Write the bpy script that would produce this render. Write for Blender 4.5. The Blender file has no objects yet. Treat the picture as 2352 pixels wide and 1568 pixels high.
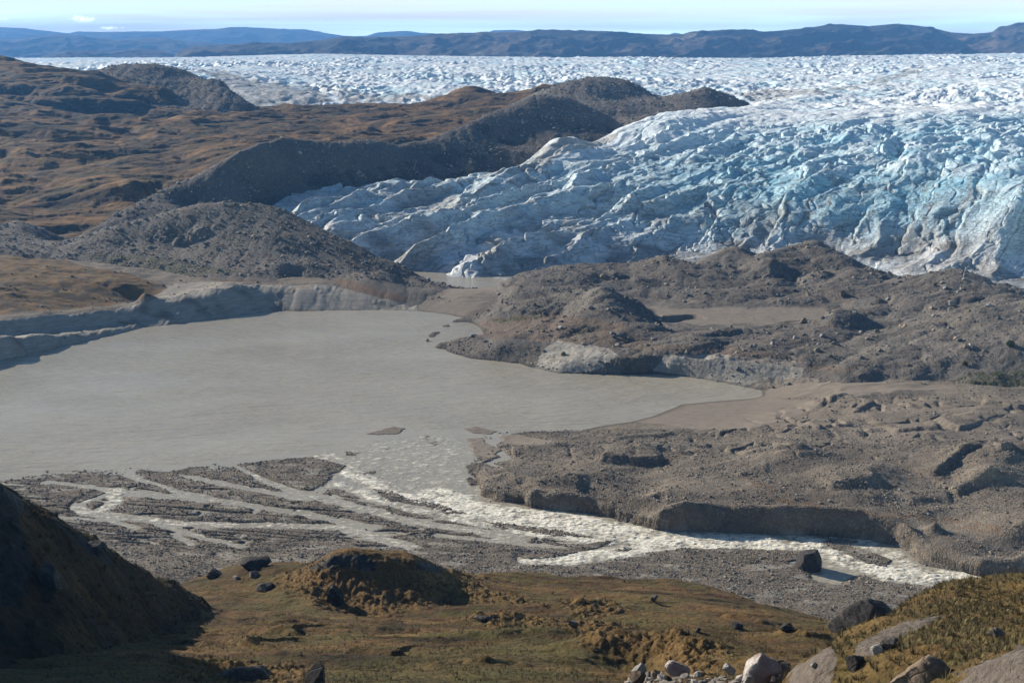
import bpy, math, random
import numpy as np

scene = bpy.context.scene
R = math.radians
rng = np.random.default_rng(7)
random.seed(7)

# ---------------------------------------------------------------- camera
H = 120.0                       # eye height above the lake, metres
IW, IH, F = 2352.0, 1568.0, 2839.0
PITCH = math.atan((784 - 112) / F)
CP, SP = math.cos(PITCH), math.sin(PITCH)
cam_d = bpy.data.cameras.new("camera")
cam_d.sensor_width = 36.0
cam_d.lens = F / IW * 36.0
cam_d.clip_start = 0.5
cam_d.clip_end = 120000
cam = bpy.data.objects.new("camera", cam_d)
scene.collection.objects.link(cam)
cam.location = (0, 0, H)
cam.rotation_euler = (math.pi / 2 - PITCH, 0, 0)
scene.camera = cam

# ---------------------------------------------------------------- world, sun, exposure
SUN_AZ = R(-54)                 # from +Y towards -X: behind the scene, on the left
SUN_EL = R(22.5)
world = bpy.data.worlds.new("World")
scene.world = world
world.use_nodes = True
wt = world.node_tree
wt.nodes.clear()
def wn(t, **k):
    n = wt.nodes.new(t)
    for a, b in k.items():
        setattr(n, a, b)
    return n
sky = wn('ShaderNodeTexSky', sky_type='NISHITA', sun_disc=False)
sky.sun_elevation = SUN_EL
sky.sun_rotation = SUN_AZ
sky.altitude = 400
sky.air_density = 1.0
sky.dust_density = 0.3
sky.ozone_density = 1.5
tc = wn('ShaderNodeTexCoord')
mp = wn('ShaderNodeMapping')
mp.inputs['Scale'].default_value = (1.6, 1.6, 46.0)
mp.inputs['Rotation'].default_value = (R(0.6), R(0.5), 0)
wt.links.new(tc.outputs['Generated'], mp.inputs['Vector'])
cn = wn('ShaderNodeTexNoise')
cn.inputs['Scale'].default_value = 1.35
cn.inputs['Detail'].default_value = 6
cn.inputs['Roughness'].default_value = 0.5
cn.inputs['Distortion'].default_value = 0.3
wt.links.new(mp.outputs[0], cn.inputs['Vector'])
cr = wn('ShaderNodeValToRGB')
cr.color_ramp.elements[0].position = 0.40
cr.color_ramp.elements[0].color = (0, 0, 0, 1)
cr.color_ramp.elements[1].position = 0.66
cr.color_ramp.elements[1].color = (1, 1, 1, 1)
wt.links.new(cn.outputs['Fac'], cr.inputs['Fac'])
sx = wn('ShaderNodeSeparateXYZ')
wt.links.new(tc.outputs['Generated'], sx.inputs[0])
def zramp(a, b, va, vb):
    n = wn('ShaderNodeMapRange', clamp=True)
    n.inputs[1].default_value = a; n.inputs[2].default_value = b
    n.inputs[3].default_value = va; n.inputs[4].default_value = vb
    wt.links.new(sx.outputs['Z'], n.inputs[0])
    return n.outputs[0]
veil = wn('ShaderNodeMix', data_type='RGBA')           # pale air low over the horizon
vcol = wn('ShaderNodeMix', data_type='RGBA')
vcol.inputs['A'].default_value = (16.5, 20.5, 19.5, 1)
vcol.inputs['B'].default_value = (40, 55, 47, 1)
wt.links.new(zramp(0.0, 0.034, 1.0, 0.0), vcol.inputs['Factor'])
wt.links.new(vcol.outputs['Result'], veil.inputs['B'])
wt.links.new(zramp(0.045, 0.11, 1.0, 0.0), veil.inputs['Factor'])
wt.links.new(sky.outputs['Color'], veil.inputs['A'])
cmul = wn('ShaderNodeMath', operation='MULTIPLY')
wt.links.new(cr.outputs['Color'], cmul.inputs[0])
wt.links.new(zramp(0.05, 0.11, 1.0, 0.0), cmul.inputs[1])
cm = wn('ShaderNodeMix', data_type='RGBA')
cm.inputs['B'].default_value = (18.5, 18.0, 18.2, 1)         # thin high cloud
wt.links.new(cmul.outputs[0], cm.inputs['Factor'])
wt.links.new(veil.outputs['Result'], cm.inputs['A'])
last = cm.outputs['Result']
for az, el, wa, we in [(-18.6, 1.22, .45, .13), (-17.5, .86, .5, .06), (-22.4, 1.2, .8, .07)]:   # small clouds over the mountains
    sub = wn('ShaderNodeVectorMath', operation='SUBTRACT')
    wt.links.new(tc.outputs['Generated'], sub.inputs[0])
    sub.inputs[1].default_value = (math.sin(R(az)), math.cos(R(az)), math.sin(R(el)))
    mul = wn('ShaderNodeVectorMath', operation='MULTIPLY')
    wt.links.new(sub.outputs[0], mul.inputs[0])
    mul.inputs[1].default_value = (1 / R(wa), 1 / R(wa), 1 / R(we))
    ln = wn('ShaderNodeVectorMath', operation='LENGTH')
    wt.links.new(mul.outputs[0], ln.inputs[0])
    nz_ = wn('ShaderNodeTexNoise'); nz_.inputs['Scale'].default_value = 220; nz_.inputs['Detail'].default_value = 5
    wt.links.new(tc.outputs['Generated'], nz_.inputs['Vector'])
    ad = wn('ShaderNodeMath', operation='MULTIPLY_ADD')
    wt.links.new(nz_.outputs['Fac'], ad.inputs[0]); ad.inputs[1].default_value = 3.0
    wt.links.new(ln.outputs['Value'], ad.inputs[2])
    mr = wn('ShaderNodeMapRange', clamp=True)
    for q_, v_ in enumerate((1.6, 2.7, 1.0, 0.0)):
        mr.inputs[q_ + 1].default_value = v_
    wt.links.new(ad.outputs[0], mr.inputs[0])
    m2 = wn('ShaderNodeMix', data_type='RGBA'); m2.inputs['B'].default_value = (40, 42, 38, 1)
    wt.links.new(mr.outputs[0], m2.inputs['Factor']); wt.links.new(last, m2.inputs['A'])
    last = m2.outputs['Result']
bg = wn('ShaderNodeBackground')
bg.inputs['Strength'].default_value = 0.05
wt.links.new(last, bg.inputs['Color'])
wo = wn('ShaderNodeOutputWorld')
wt.links.new(bg.outputs[0], wo.inputs['Surface'])

sun_d = bpy.data.lights.new("sun", 'SUN')
sun_d.energy = 5.0
sun_d.angle = R(0.55)
sun_d.color = (1.0, 0.90, 0.76)
sun = bpy.data.objects.new("sun", sun_d)
scene.collection.objects.link(sun)
# lamp -Z must point from the sun to the scene
from mathutils import Vector
sdir = Vector((math.sin(SUN_AZ) * math.cos(SUN_EL), math.cos(SUN_AZ) * math.cos(SUN_EL), math.sin(SUN_EL)))
sun.rotation_euler = (-sdir).to_track_quat('-Z', 'Y').to_euler()
sun.location = sdir * 3000

scene.view_settings.view_transform = 'Standard'
scene.view_settings.look = 'None'
scene.view_settings.exposure = 0.80
scene.view_settings.gamma = 1.0
scene.render.engine = 'CYCLES'
scene.cycles.use_denoising = True
scene.cycles.max_bounces = 4
scene.cycles.diffuse_bounces = 3
scene.cycles.glossy_bounces = 2
scene.cycles.transmission_bounces = 2
scene.cycles.volume_bounces = 0
scene.cycles.sample_clamp_indirect = 4

# ---------------------------------------------------------------- pixel <-> world
def sdir_of(px, py):
    u = (np.asarray(px, float) - 1176) / F
    v = (784 - np.asarray(py, float)) / F
    den = CP + v * SP
    return u / den, (-SP + v * CP) / den            # dx/dY, dz/dY
def at(px, py, Y):
    a, b = sdir_of(px, py)
    return a * Y, Y, H + b * Y
def atz(px, py, z):
    a, b = sdir_of(px, py)
    Y = (np.asarray(z, float) - H) / b
    return a * Y, Y, z
def proj(X, Y, Z):
    w = Y * CP - (Z - H) * SP
    v = (Y * SP + (Z - H) * CP) / w
    return 1176 + F * X / w, 784 - F * v

# ---------------------------------------------------------------- noise
_p = np.random.default_rng(3).permutation(256)
PERM = np.concatenate([_p, _p]).astype(np.int32)
_a = np.arange(256) / 256 * 2 * np.pi
GX, GY = np.cos(_a).astype(np.float32), np.sin(_a).astype(np.float32)
def perlin(x, y, seed=0):
    x = np.asarray(x, np.float64) + seed * 17.37
    y = np.asarray(y, np.float64) - seed * 9.71
    xi = np.floor(x); yi = np.floor(y)
    fx = (x - xi).astype(np.float32); fy = (y - yi).astype(np.float32)
    xi = xi.astype(np.int32) & 255; yi = yi.astype(np.int32) & 255
    u = fx * fx * fx * (fx * (fx * 6 - 15) + 10)
    v = fy * fy * fy * (fy * (fy * 6 - 15) + 10)
    px0, px1 = PERM[xi], PERM[xi + 1]
    def g(h, ax, ay):
        h = PERM[h]
        return GX[h] * ax + GY[h] * ay
    n00 = g(px0 + yi, fx, fy); n10 = g(px1 + yi, fx - 1, fy)
    n01 = g(px0 + yi + 1, fx, fy - 1); n11 = g(px1 + yi + 1, fx - 1, fy - 1)
    a = n00 + u * (n10 - n00); b = n01 + u * (n11 - n01)
    return (a + v * (b - a)) * 1.5
def fbm(x, y, octv=5, seed=0, gain=0.5, lac=2.03):
    s, a, t = 0, 1.0, 0
    for i in range(octv):
        s = s + a * perlin(x, y, seed + i * 3); t += a
        a *= gain; x = x * lac; y = y * lac
    return s / t
def billow(x, y, octv=4, seed=0, gain=0.5):          # 0 in creases, rounded tops
    s, a, t = 0, 1.0, 0
    for i in range(octv):
        s = s + a * np.abs(perlin(x, y, seed + i * 5)); t += a
        a *= gain; x = x * 2.07; y = y * 2.07
    return s / t * 1.6
def ridged(x, y, octv=4, seed=0, gain=0.5):          # sharp crests
    s, a, t, w = 0, 1.0, 0, 1.0
    for i in range(octv):
        n = 1 - np.abs(perlin(x, y, seed + i * 5)) * 1.5
        n = np.clip(n, 0, 1) ** 2
        s = s + a * n * w; t += a
        w = np.clip(n * 1.6, 0, 1)
        a *= gain; x = x * 2.11; y = y * 2.11
    return s / t
def blur(a, n):
    for ax in (0, 1):
        c = np.cumsum(np.concatenate([np.repeat(np.take(a, [0], ax), n + 1, ax), a, np.repeat(np.take(a, [-1], ax), n, ax)], ax), ax)
        hi = np.take(c, np.arange(2 * n + 1, c.shape[ax]), ax); lo = np.take(c, np.arange(0, c.shape[ax] - 2 * n - 1), ax)
        a = (hi - lo) / (2 * n + 1)
    return a
def worley(x, y, seed=0, jit=.85):                    # nearest cell: distance, gap to the next, offsets, random numbers
    xi = np.floor(x).astype(np.int32); yi = np.floor(y).astype(np.int32)
    fx = (x - xi).astype(np.float32); fy = (y - yi).astype(np.float32)
    f1 = np.full(x.shape, 9., np.float32); f2 = f1.copy()
    ox = np.zeros_like(f1); oy = np.zeros_like(f1); hh = np.zeros(x.shape, np.int32)
    for i in (-1, 0, 1):
        for j in (-1, 0, 1):
            h = PERM[PERM[(xi + i + seed) & 255] + ((yi + j + seed * 3) & 255)]
            dx = fx - i - .5 - jit * (PERM[h] / 255. - .5).astype(np.float32)
            dy = fy - j - .5 - jit * (PERM[h + 57 & 255] / 255. - .5).astype(np.float32)
            d = np.sqrt(dx * dx + dy * dy)
            n = d < f1
            f2 = np.where(n, f1, np.minimum(f2, d))
            ox = np.where(n, dx, ox); oy = np.where(n, dy, oy); hh = np.where(n, h, hh)
            f1 = np.where(n, d, f1)
    r = [PERM[(hh + k) & 255] / 255. for k in (11, 83, 151)]
    return f1, f2 - f1, ox, oy, r
def sm(e0, e1, x):
    t = np.clip((x - e0) / (e1 - e0), 0, 1)
    return t * t * (3 - 2 * t)

# ---------------------------------------------------------------- control lines
def dens(pts, step=16):
    out = []
    for a, b in zip(pts[:-1], pts[1:]):
        n = max(1, int(math.hypot(b[0] - a[0], b[1] - a[1]) / step))
        for k in range(n):
            t = k / n
            out.append([a[i] + (b[i] - a[i]) * t for i in range(len(a))])
    out.append(list(pts[-1]))
    return np.array(out, float)
def L(pts, step=16):                                  # (px, py, distance)
    d = dens(pts, step)
    return np.stack(at(d[:, 0], d[:, 1], d[:, 2]), 1)
def LZ(pts, step=16):                                 # (px, py, height)
    d = dens(pts, step)
    x, y, z = atz(d[:, 0], d[:, 1], d[:, 2])
    return np.stack([x, y, z], 1)
def LZc(z, pts, step=16):
    return LZ([(p[0], p[1], z) for p in pts], step)
def PT(pts):                                          # loose points (px, py, distance)
    d = np.array(pts, float)
    return np.stack(at(d[:, 0], d[:, 1], d[:, 2]), 1)
def PZ(pts):
    d = np.array(pts, float)
    x, y, z = atz(d[:, 0], d[:, 1], d[:, 2])
    return np.stack([x, y, z], 1)
def shift(w, dY, z=None, dz=0, dx=0):                 # a line moved in the ground plane
    w = w.copy()
    w[:, 0] = w[:, 0] * (1 + dY / w[:, 1]) + dx
    w[:, 1] += dY
    w[:, 2] = w[:, 2] + dz if z is None else z
    return w
def WP(pts):
    return np.array(pts, float)

class RBF:
    def __init__(self, parts, c=0.012):
        P = np.concatenate(parts)
        q = np.stack([P[:, 0] / P[:, 1], np.log(P[:, 1])], 1)
        key = np.round(q / 0.004).astype(int)
        _, idx = np.unique(key, axis=0, return_index=True)
        q, z = q[idx], P[idx, 2]
        self.q, self.c = q, c
        n = len(q)
        D = np.sqrt(((q[:, None] - q[None]) ** 2).sum(2) + c * c)
        A = np.zeros((n + 1, n + 1))
        A[:n, :n] = D - np.eye(n) * 1e-4
        A[:n, n] = 1; A[n, :n] = 1
        w = np.linalg.solve(A, np.append(z, 0))
        self.w, self.b = w[:n].astype(np.float32), w[n]
    def __call__(self, s, l):
        sh = s.shape
        s = s.ravel().astype(np.float32); l = l.ravel().astype(np.float32)
        out = np.empty(len(s), np.float32)
        qs, ql = self.q[:, 0].astype(np.float32), self.q[:, 1].astype(np.float32)
        for i in range(0, len(s), 20000):
            d = (s[i:i + 20000, None] - qs) ** 2 + (l[i:i + 20000, None] - ql) ** 2
            out[i:i + 20000] = np.sqrt(d + self.c ** 2) @ self.w + self.b
        return out.reshape(sh).astype(np.float64)

def rows(*segs):                                      # (y0, y1, n) ...
    out = []
    for y0, y1, n in segs:
        out.append(np.exp(np.linspace(math.log(y0), math.log(y1), n, endpoint=False)))
    out.append(np.array([segs[-1][1]]))
    return np.concatenate(out)
def cols(s0, s1, n, inner=None):
    return np.linspace(s0, s1, n)

class Field:                                          # a height field over (x/Y, Y)
    def __init__(self, s, y, rbf):
        self.s, self.y = s, y
        ns, ny = len(s), len(y)
        ci = np.unique(np.append(np.arange(0, ns, 3), ns - 1))
        ri = np.unique(np.append(np.arange(0, ny, 3), ny - 1))
        l = np.log(y)
        S, Lg = np.meshgrid(s[ci], l[ri])
        Zc = rbf(S, Lg)
        # linear upsampling in both directions
        tmp = np.empty((len(ri), ns))
        for i in range(len(ri)):
            tmp[i] = np.interp(s, s[ci], Zc[i])
        Z = np.empty((ny, ns))
        k = np.clip(np.searchsorted(ri, np.arange(ny), side='right') - 1, 0, len(ri) - 2)
        t = ((l - l[ri[k]]) / (l[ri[k + 1]] - l[ri[k]]))[:, None]
        Z = tmp[k] * (1 - t) + tmp[k + 1] * t
        self.Z = Z
        self.S, self.Y = np.meshgrid(s, y)
        self.X = self.S * self.Y
        self.attrs = {}
    def pix(self):
        return proj(self.X, self.Y, self.Z)
    def interp(self, a, S, Y):
        fi = np.interp(S, self.s, np.arange(len(self.s)))
        fj = np.interp(Y, self.y, np.arange(len(self.y)))
        i = np.clip(fi.astype(int), 0, len(self.s) - 2); j = np.clip(fj.astype(int), 0, len(self.y) - 2)
        u, v = fi - i, fj - j
        return (a[j, i] * (1 - u) + a[j, i + 1] * u) * (1 - v) + (a[j + 1, i] * (1 - u) + a[j + 1, i + 1] * u) * v
    def hit(self, px, py):                            # first point of the surface seen at a pixel
        a, b = sdir_of(px, py)
        z = self.interp(self.Z, np.full(len(self.y), a), self.y)
        r = H + b * self.y
        k = np.argmax(r <= z)
        if not (r <= z).any():
            return None
        if k > 0:
            t = (r[k - 1] - z[k - 1]) / ((r[k - 1] - z[k - 1]) - (r[k] - z[k]) + 1e-9)
            Y = self.y[k - 1] + t * (self.y[k] - self.y[k - 1])
        else:
            Y = self.y[0]
        return float(a * Y), float(Y), float(H + b * Y)
    def height(self, x, y):
        return float(self.interp(self.Z, np.array([x / y]), np.array([y]))[0])
    def mesh(self, name, mat, keep=None, kind='structure', smooth=True, label=None):
        ny, ns = self.Z.shape
        co = np.stack([self.X, self.Y, self.Z], 2).reshape(-1, 3)
        i = np.arange(ny * ns).reshape(ny, ns)
        q = np.stack([i[:-1, :-1], i[:-1, 1:], i[1:, 1:], i[1:, :-1]], 2)
        if keep is not None:
            k = keep[:-1, :-1] | keep[:-1, 1:] | keep[1:, 1:] | keep[1:, :-1]
            q = q[k]
        q = q.reshape(-1, 4)
        used = np.zeros(len(co), bool); used[q.ravel()] = True
        remap = np.cumsum(used) - 1
        q = remap[q]
        return mesh_np(name, co[used], q, mat, {k: v.reshape(-1)[used] for k, v in self.attrs.items()}, kind, smooth, label)

def mesh_np(name, co, faces, mat, attrs=None, kind='structure', smooth=True, label=None, link=True):
    me = bpy.data.meshes.new(name)
    n, k = faces.shape
    me.vertices.add(len(co)); me.vertices.foreach_set('co', np.ascontiguousarray(co, np.float32).ravel())
    me.loops.add(n * k); me.loops.foreach_set('vertex_index', np.ascontiguousarray(faces, np.int32).ravel())
    me.polygons.add(n)
    me.polygons.foreach_set('loop_start', np.arange(0, n * k, k, dtype=np.int32))
    me.polygons.foreach_set('loop_total', np.full(n, k, np.int32))
    me.polygons.foreach_set('use_smooth', np.full(n, smooth, bool))
    me.update(calc_edges=True)
    for a, v in (attrs or {}).items():
        at_ = me.attributes.new(a, 'FLOAT', 'POINT')
        at_.data.foreach_set('value', np.ascontiguousarray(v, np.float32))
    if mat:
        me.materials.append(mat)
    o = bpy.data.objects.new(name, me)
    if kind:
        o['kind'] = kind
    if label:
        o['label'] = label
    if link:
        scene.collection.objects.link(o)
    return o

def inpoly(px, py, poly):
    r = np.zeros(px.shape, bool)
    n = len(poly)
    for i in range(n):
        x1, y1 = poly[i]; x2, y2 = poly[(i + 1) % n]
        c = ((y1 > py) != (y2 > py)) & (px < (x2 - x1) * (py - y1) / (y2 - y1 + 1e-12) + x1)
        r ^= c
    return r
def polydist(X, Y, P):                               # distance, sign (+ = left of travel), parameter 0..1
    d = np.full(X.shape, 1e9); sg = np.zeros(X.shape); tt = np.zeros(X.shape)
    n = len(P) - 1
    for i in range(n):
        ax, ay = P[i][:2]; bx, by = P[i + 1][:2]
        vx, vy = bx - ax, by - ay
        l2 = vx * vx + vy * vy + 1e-12
        t = np.clip(((X - ax) * vx + (Y - ay) * vy) / l2, 0, 1)
        dx, dy = X - ax - t * vx, Y - ay - t * vy
        q = dx * dx + dy * dy
        m = q < d
        d = np.where(m, q, d)
        sg = np.where(m, np.sign(vx * (Y - ay) - vy * (X - ax)), sg)
        tt = np.where(m, (i + t) / n, tt)
    return np.sqrt(d), sg, tt
def local(fld, P, r, fn):                            # apply fn inside the bounding box of a line
    P = np.array(P)[:, :2]
    m = (fld.X > P[:, 0].min() - r) & (fld.X < P[:, 0].max() + r) & (fld.Y > P[:, 1].min() - r) & (fld.Y < P[:, 1].max() + r)
    if not m.any():
        return
    fld.Z[m] = fn(fld.X[m], fld.Y[m], fld.Z[m])
def mound(fld, px, py, rx, ry, h, z=None, Y=None, power=1.0):   # rx, ry in metres
    x, y, _ = at(px, py, Y) if Y else atz(px, py, z)
    def fn(X, Yv, Z):
        w = 0.25 * max(rx, ry) * fbm(X / (max(rx, ry) * 0.8), Yv / (max(rx, ry) * 0.8), 3, 91)
        q = ((X - x + w) / rx) ** 2 + ((Yv - y + w * 0.7) / ry) ** 2
        return Z + h * np.exp(-q ** power)
    local(fld, [(x, y)], 3 * max(rx, ry), fn)
def scarp(fld, line, h, back=12.0, w=1.2, z=None, Y=None):    # line drawn left to right in the picture; far side raised
    pts = np.array([(atz(p[0], p[1], z) if z is not None else at(p[0], p[1], Y if Y else p[2]))[:2] for p in line])
    def fn(X, Yv, Z):
        wob = 0.9 * w * fbm(X / (4 * w), Yv / (4 * w), 3, 55)
        d, s, t = polydist(X, Yv, pts)
        d = d * s + wob
        e = sm(0, 0.16, t) * sm(1, 0.84, t)
        return Z + h * e * sm(-w, w, d) * np.exp(-np.maximum(d, 0) / back)
    local(fld, pts, 4 * back, fn)

# ---------------------------------------------------------------- materials
class M:
    def __init__(self, name):
        self.m = bpy.data.materials.new(name)
        self.m.use_nodes = True
        self.t = self.m.node_tree
        self.t.nodes.clear()
        self.out = self.t.nodes.new('ShaderNodeOutputMaterial')
        self.bs = self.t.nodes.new('ShaderNodeBsdfPrincipled')
        self.t.links.new(self.bs.outputs[0], self.out.inputs['Surface'])
        self.bs.inputs['Roughness'].default_value = 0.9
        self.bs.inputs['Specular IOR Level'].default_value = 0.2
        g = self.t.nodes.new('ShaderNodeNewGeometry')
        self.pos = g.outputs['Position']
        self.nrm = g.outputs['Normal']
    def lk(self, v, sock):
        if isinstance(v, (int, float)):
            sock.default_value = v
        elif isinstance(v, (tuple, list)):
            sock.default_value = tuple(v) + ((1,) if len(v) == 3 and len(sock.default_value) == 4 else ())
        else:
            self.t.links.new(v, sock)
    def vec(self, scale, rot=(0, 0, 0)):
        n = self.t.nodes.new('ShaderNodeMapping')
        n.inputs['Scale'].default_value = scale
        n.inputs['Rotation'].default_value = rot
        self.t.links.new(self.pos, n.inputs['Vector'])
        return n.outputs[0]
    def noise(self, scale, detail=4, rough=0.55, vec=None, dist=0.0):
        n = self.t.nodes.new('ShaderNodeTexNoise')
        self.lk(vec if vec is not None else self.pos, n.inputs['Vector'])
        n.inputs['Scale'].default_value = scale
        n.inputs['Detail'].default_value = detail
        n.inputs['Roughness'].default_value = rough
        n.inputs['Distortion'].default_value = dist
        return n.outputs['Fac']
    def vor(self, scale, feature='F1', out='Distance', vec=None):
        n = self.t.nodes.new('ShaderNodeTexVoronoi')
        n.feature = feature
        self.lk(vec if vec is not None else self.pos, n.inputs['Vector'])
        n.inputs['Scale'].default_value = scale
        return n.outputs[out]
    def ramp(self, fac, stops):
        n = self.t.nodes.new('ShaderNodeValToRGB')
        e = n.color_ramp.elements
        while len(e) < len(stops):
            e.new(0.5)
        for el, (p, c) in zip(e, stops):
            el.position = p
            el.color = (c, c, c, 1) if isinstance(c, (int, float)) else tuple(c) + (1,)
        self.lk(fac, n.inputs['Fac'])
        return n.outputs['Color']
    def mix(self, fac, a, b, mode='MIX'):
        n = self.t.nodes.new('ShaderNodeMix')
        n.data_type = 'RGBA'; n.blend_type = mode
        self.lk(fac, n.inputs['Factor'])
        self.lk(a, n.inputs[6]); self.lk(b, n.inputs[7])
        return n.outputs[2]
    def math(self, op, a, b=0.0, clamp=False):
        n = self.t.nodes.new('ShaderNodeMath')
        n.operation = op; n.use_clamp = clamp
        self.lk(a, n.inputs[0]); self.lk(b, n.inputs[1])
        return n.outputs[0]
    def attr(self, name):
        n = self.t.nodes.new('ShaderNodeAttribute')
        n.attribute_name = name
        return n.outputs['Fac']
    def bump(self, h, strength=0.5, dist=0.3, normal=None):
        n = self.t.nodes.new('ShaderNodeBump')
        n.inputs['Strength'].default_value = strength
        n.inputs['Distance'].default_value = dist
        self.lk(h, n.inputs['Height'])
        if normal is not None:
            self.lk(normal, n.inputs['Normal'])
        return n.outputs[0]
    def slope(self):                                  # 1 flat .. 0 vertical, the lie of the ground
        n = self.t.nodes.new('ShaderNodeSeparateXYZ')
        self.t.links.new(self.nrm, n.inputs[0])
        return n.outputs['Z']
    def done(self, color, rough=None, normal=None):
        self.lk(color, self.bs.inputs['Base Color'])
        if rough is not None:
            self.lk(rough, self.bs.inputs['Roughness'])
        if normal is not None:
            self.lk(normal, self.bs.inputs['Normal'])
        return self.m

def mat_gravel(name, dark, mid, light, stone=1.6, veg=True):
    """Glacial till: grey-brown grit with pebbles; attributes add silt, sand, rust and moss."""
    m = M(name)
    big = m.noise(0.035, 5, 0.6)
    med = m.noise(0.35, 5, 0.65)
    col = m.ramp(m.math('ADD', m.math('MULTIPLY', big, 0.55), m.math('MULTIPLY', med, 0.45)),
                 [(0.34, dark), (0.5, mid), (0.68, light)])
    cell = m.vor(stone, out='Color')
    sep = m.t.nodes.new('ShaderNodeSeparateColor'); m.t.links.new(cell, sep.inputs[0])
    tone = m.ramp(sep.outputs[0], [(0.0, 0.7), (0.55, 0.97), (0.85, 1.15), (1.0, 1.6)])
    col = m.mix(0.75, col, m.mix(1.0, col, tone, 'MULTIPLY'))
    rusty = m.ramp(sep.outputs[1], [(0.80, 0.0), (0.95, 0.6)])
    col = m.mix(rusty, col, (0.22, 0.14, 0.075))
    fine = m.noise(3.0, 4, 0.7)
    col = m.mix(m.attr('silt'), col, m.ramp(m.noise(0.5, 5, 0.6, m.vec((0.35, 0.35, 3.2))),
                [(0.3, (0.225, 0.212, 0.182)), (0.7, (0.37, 0.35, 0.308))]))
    col = m.mix(m.attr('sand'), col, m.ramp(m.noise(0.6, 4, 0.6, m.vec((0.5, 1.5, 1))),
                [(0.3, (0.165, 0.14, 0.112)), (0.7, (0.245, 0.21, 0.17))]))
    col = m.mix(m.math('MULTIPLY', m.attr('rust'), m.ramp(fine, [(0.35, 0.15), (0.6, 0.9)])), col, (0.17, 0.085, 0.032))
    col = m.mix(m.math('MULTIPLY', m.attr('moss'), m.ramp(m.noise(0.8, 4, 0.6), [(0.4, 0.0), (0.55, 1.0)])), col, (0.055, 0.06, 0.018))
    col = m.mix(m.attr('wet'), col, m.mix(1.0, col, (0.38, 0.38, 0.38), 'MULTIPLY'))
    d1 = m.vor(stone)
    d2 = m.vor(stone * 2.6)
    hgt = m.math('ADD', m.math('MULTIPLY', d1, -0.6), m.math('ADD', m.math('MULTIPLY', d2, -0.25), m.math('MULTIPLY', med, 0.5)))
    flat = m.math('SUBTRACT', 1.0, m.math('MAXIMUM', m.attr('silt'), m.attr('sand')), True)
    hgt = m.math('MULTIPLY', hgt, m.math('ADD', 0.3, m.math('MULTIPLY', flat, 0.7)))
    return m.done(col, 0.92, m.bump(hgt, 0.9, 0.75 / stone))

def mat_tundra(name, near=False, dark=1.0):
    m = M(name)
    k = 3.0 if near else 1.0
    big = m.noise(0.02 * k, 5, 0.6, m.vec((1, 2.0, 1.0)))
    med = m.noise(0.12 * k, 6, 0.65, m.vec((1, 1.7, 1.0)))
    fine = m.noise(1.2 * k, 5, 0.7)
    mixv = m.math('ADD', m.math('MULTIPLY', big, 0.55), m.math('ADD', m.math('MULTIPLY', med, 0.3), m.math('MULTIPLY', fine, 0.15)))
    if near:
        st = [(0.37, (0.012, 0.008, 0.002)), (0.44, (0.042, 0.026, 0.007)), (0.50, (0.080, 0.046, 0.015)),
              (0.56, (0.122, 0.072, 0.025)), (0.65, (0.21, 0.135, 0.045))]
    else:
        st = [(0.38, (0.030, 0.024, 0.016)), (0.46, (0.070, 0.046, 0.022)), (0.53, (0.16, 0.090, 0.034)), (0.62, (0.27, 0.155, 0.058))]
    col = m.ramp(mixv, st)
    g = m.ramp(m.noise(0.045 * k, 5, 0.65), [(0.50, 0.0), (0.63, 0.8)])
    col = m.mix(m.math('MULTIPLY', g, m.ramp(fine, [(0.3, 0.35), (0.6, 1.0)])), col, (0.060, 0.058, 0.010) if near else (0.055, 0.050, 0.018))
    if near:
        rd = m.ramp(m.noise(0.21, 5, 0.7), [(0.55, 0.0), (0.68, 0.6)])
        col = m.mix(rd, col, (0.10, 0.032, 0.016))
        ocl = m.attr('ochre')
        col = m.mix(m.math('MULTIPLY', ocl, 0.75), col, m.ramp(fine, [(0.3, (0.07, 0.043, 0.016)), (0.62, (0.23, 0.145, 0.055))]))
        gra = m.attr('green')
        col = m.mix(m.math('MULTIPLY', gra, 0.5), col, m.ramp(fine, [(0.3, (0.035, 0.036, 0.010)), (0.65, (0.105, 0.105, 0.028))]))
    rk = m.noise(0.16 * k, 6, 0.7, m.vec((1, 1, 2.4)))
    rock = m.ramp(rk, [(0.3, (0.025, 0.024, 0.023)), (0.55, (0.06, 0.057, 0.053)), (0.75, (0.13, 0.123, 0.115))])
    if near:
        rock = m.mix(m.attr('pale'), rock, m.ramp(m.noise(2.6, 6, 0.7), [(0.3, (0.085, 0.07, 0.058)), (0.7, (0.20, 0.168, 0.14))]))
    rm = m.math('ADD', m.attr('rock'), m.math('MULTIPLY', m.math('SUBTRACT', m.noise(0.5 * k, 6, 0.7), 0.5), 1.5))
    rmask = m.ramp(rm, [(0.42, 0.0), (0.52, 1.0)])
    col = m.mix(rmask, col, rock)
    if dark < 1:  # scales the whole colour down, painting shade into the heath
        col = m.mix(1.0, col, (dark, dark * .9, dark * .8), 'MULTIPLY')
    tuss = m.vor(1.5 * (1.2 if near else 0.5))
    hh = m.math('ADD', m.math('MULTIPLY', fine, 0.8), m.math('MULTIPLY', tuss, -0.35))
    cr = m.vor(1.1, 'DISTANCE_TO_EDGE', vec=m.vec((0.5, 1.0, 1.6), (0.3, 0.2, 0.5)))
    rh = m.math('ADD', m.math('MULTIPLY', m.noise(1.5 * k, 6, 0.7), 0.6), m.ramp(cr, [(0.0, 0.0), (0.03, 0.10)]))
    h = m.mix(rmask, hh, rh)
    return m.done(col, 0.95, m.bump(h, 1.0, 0.35 if near else 0.9))

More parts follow.
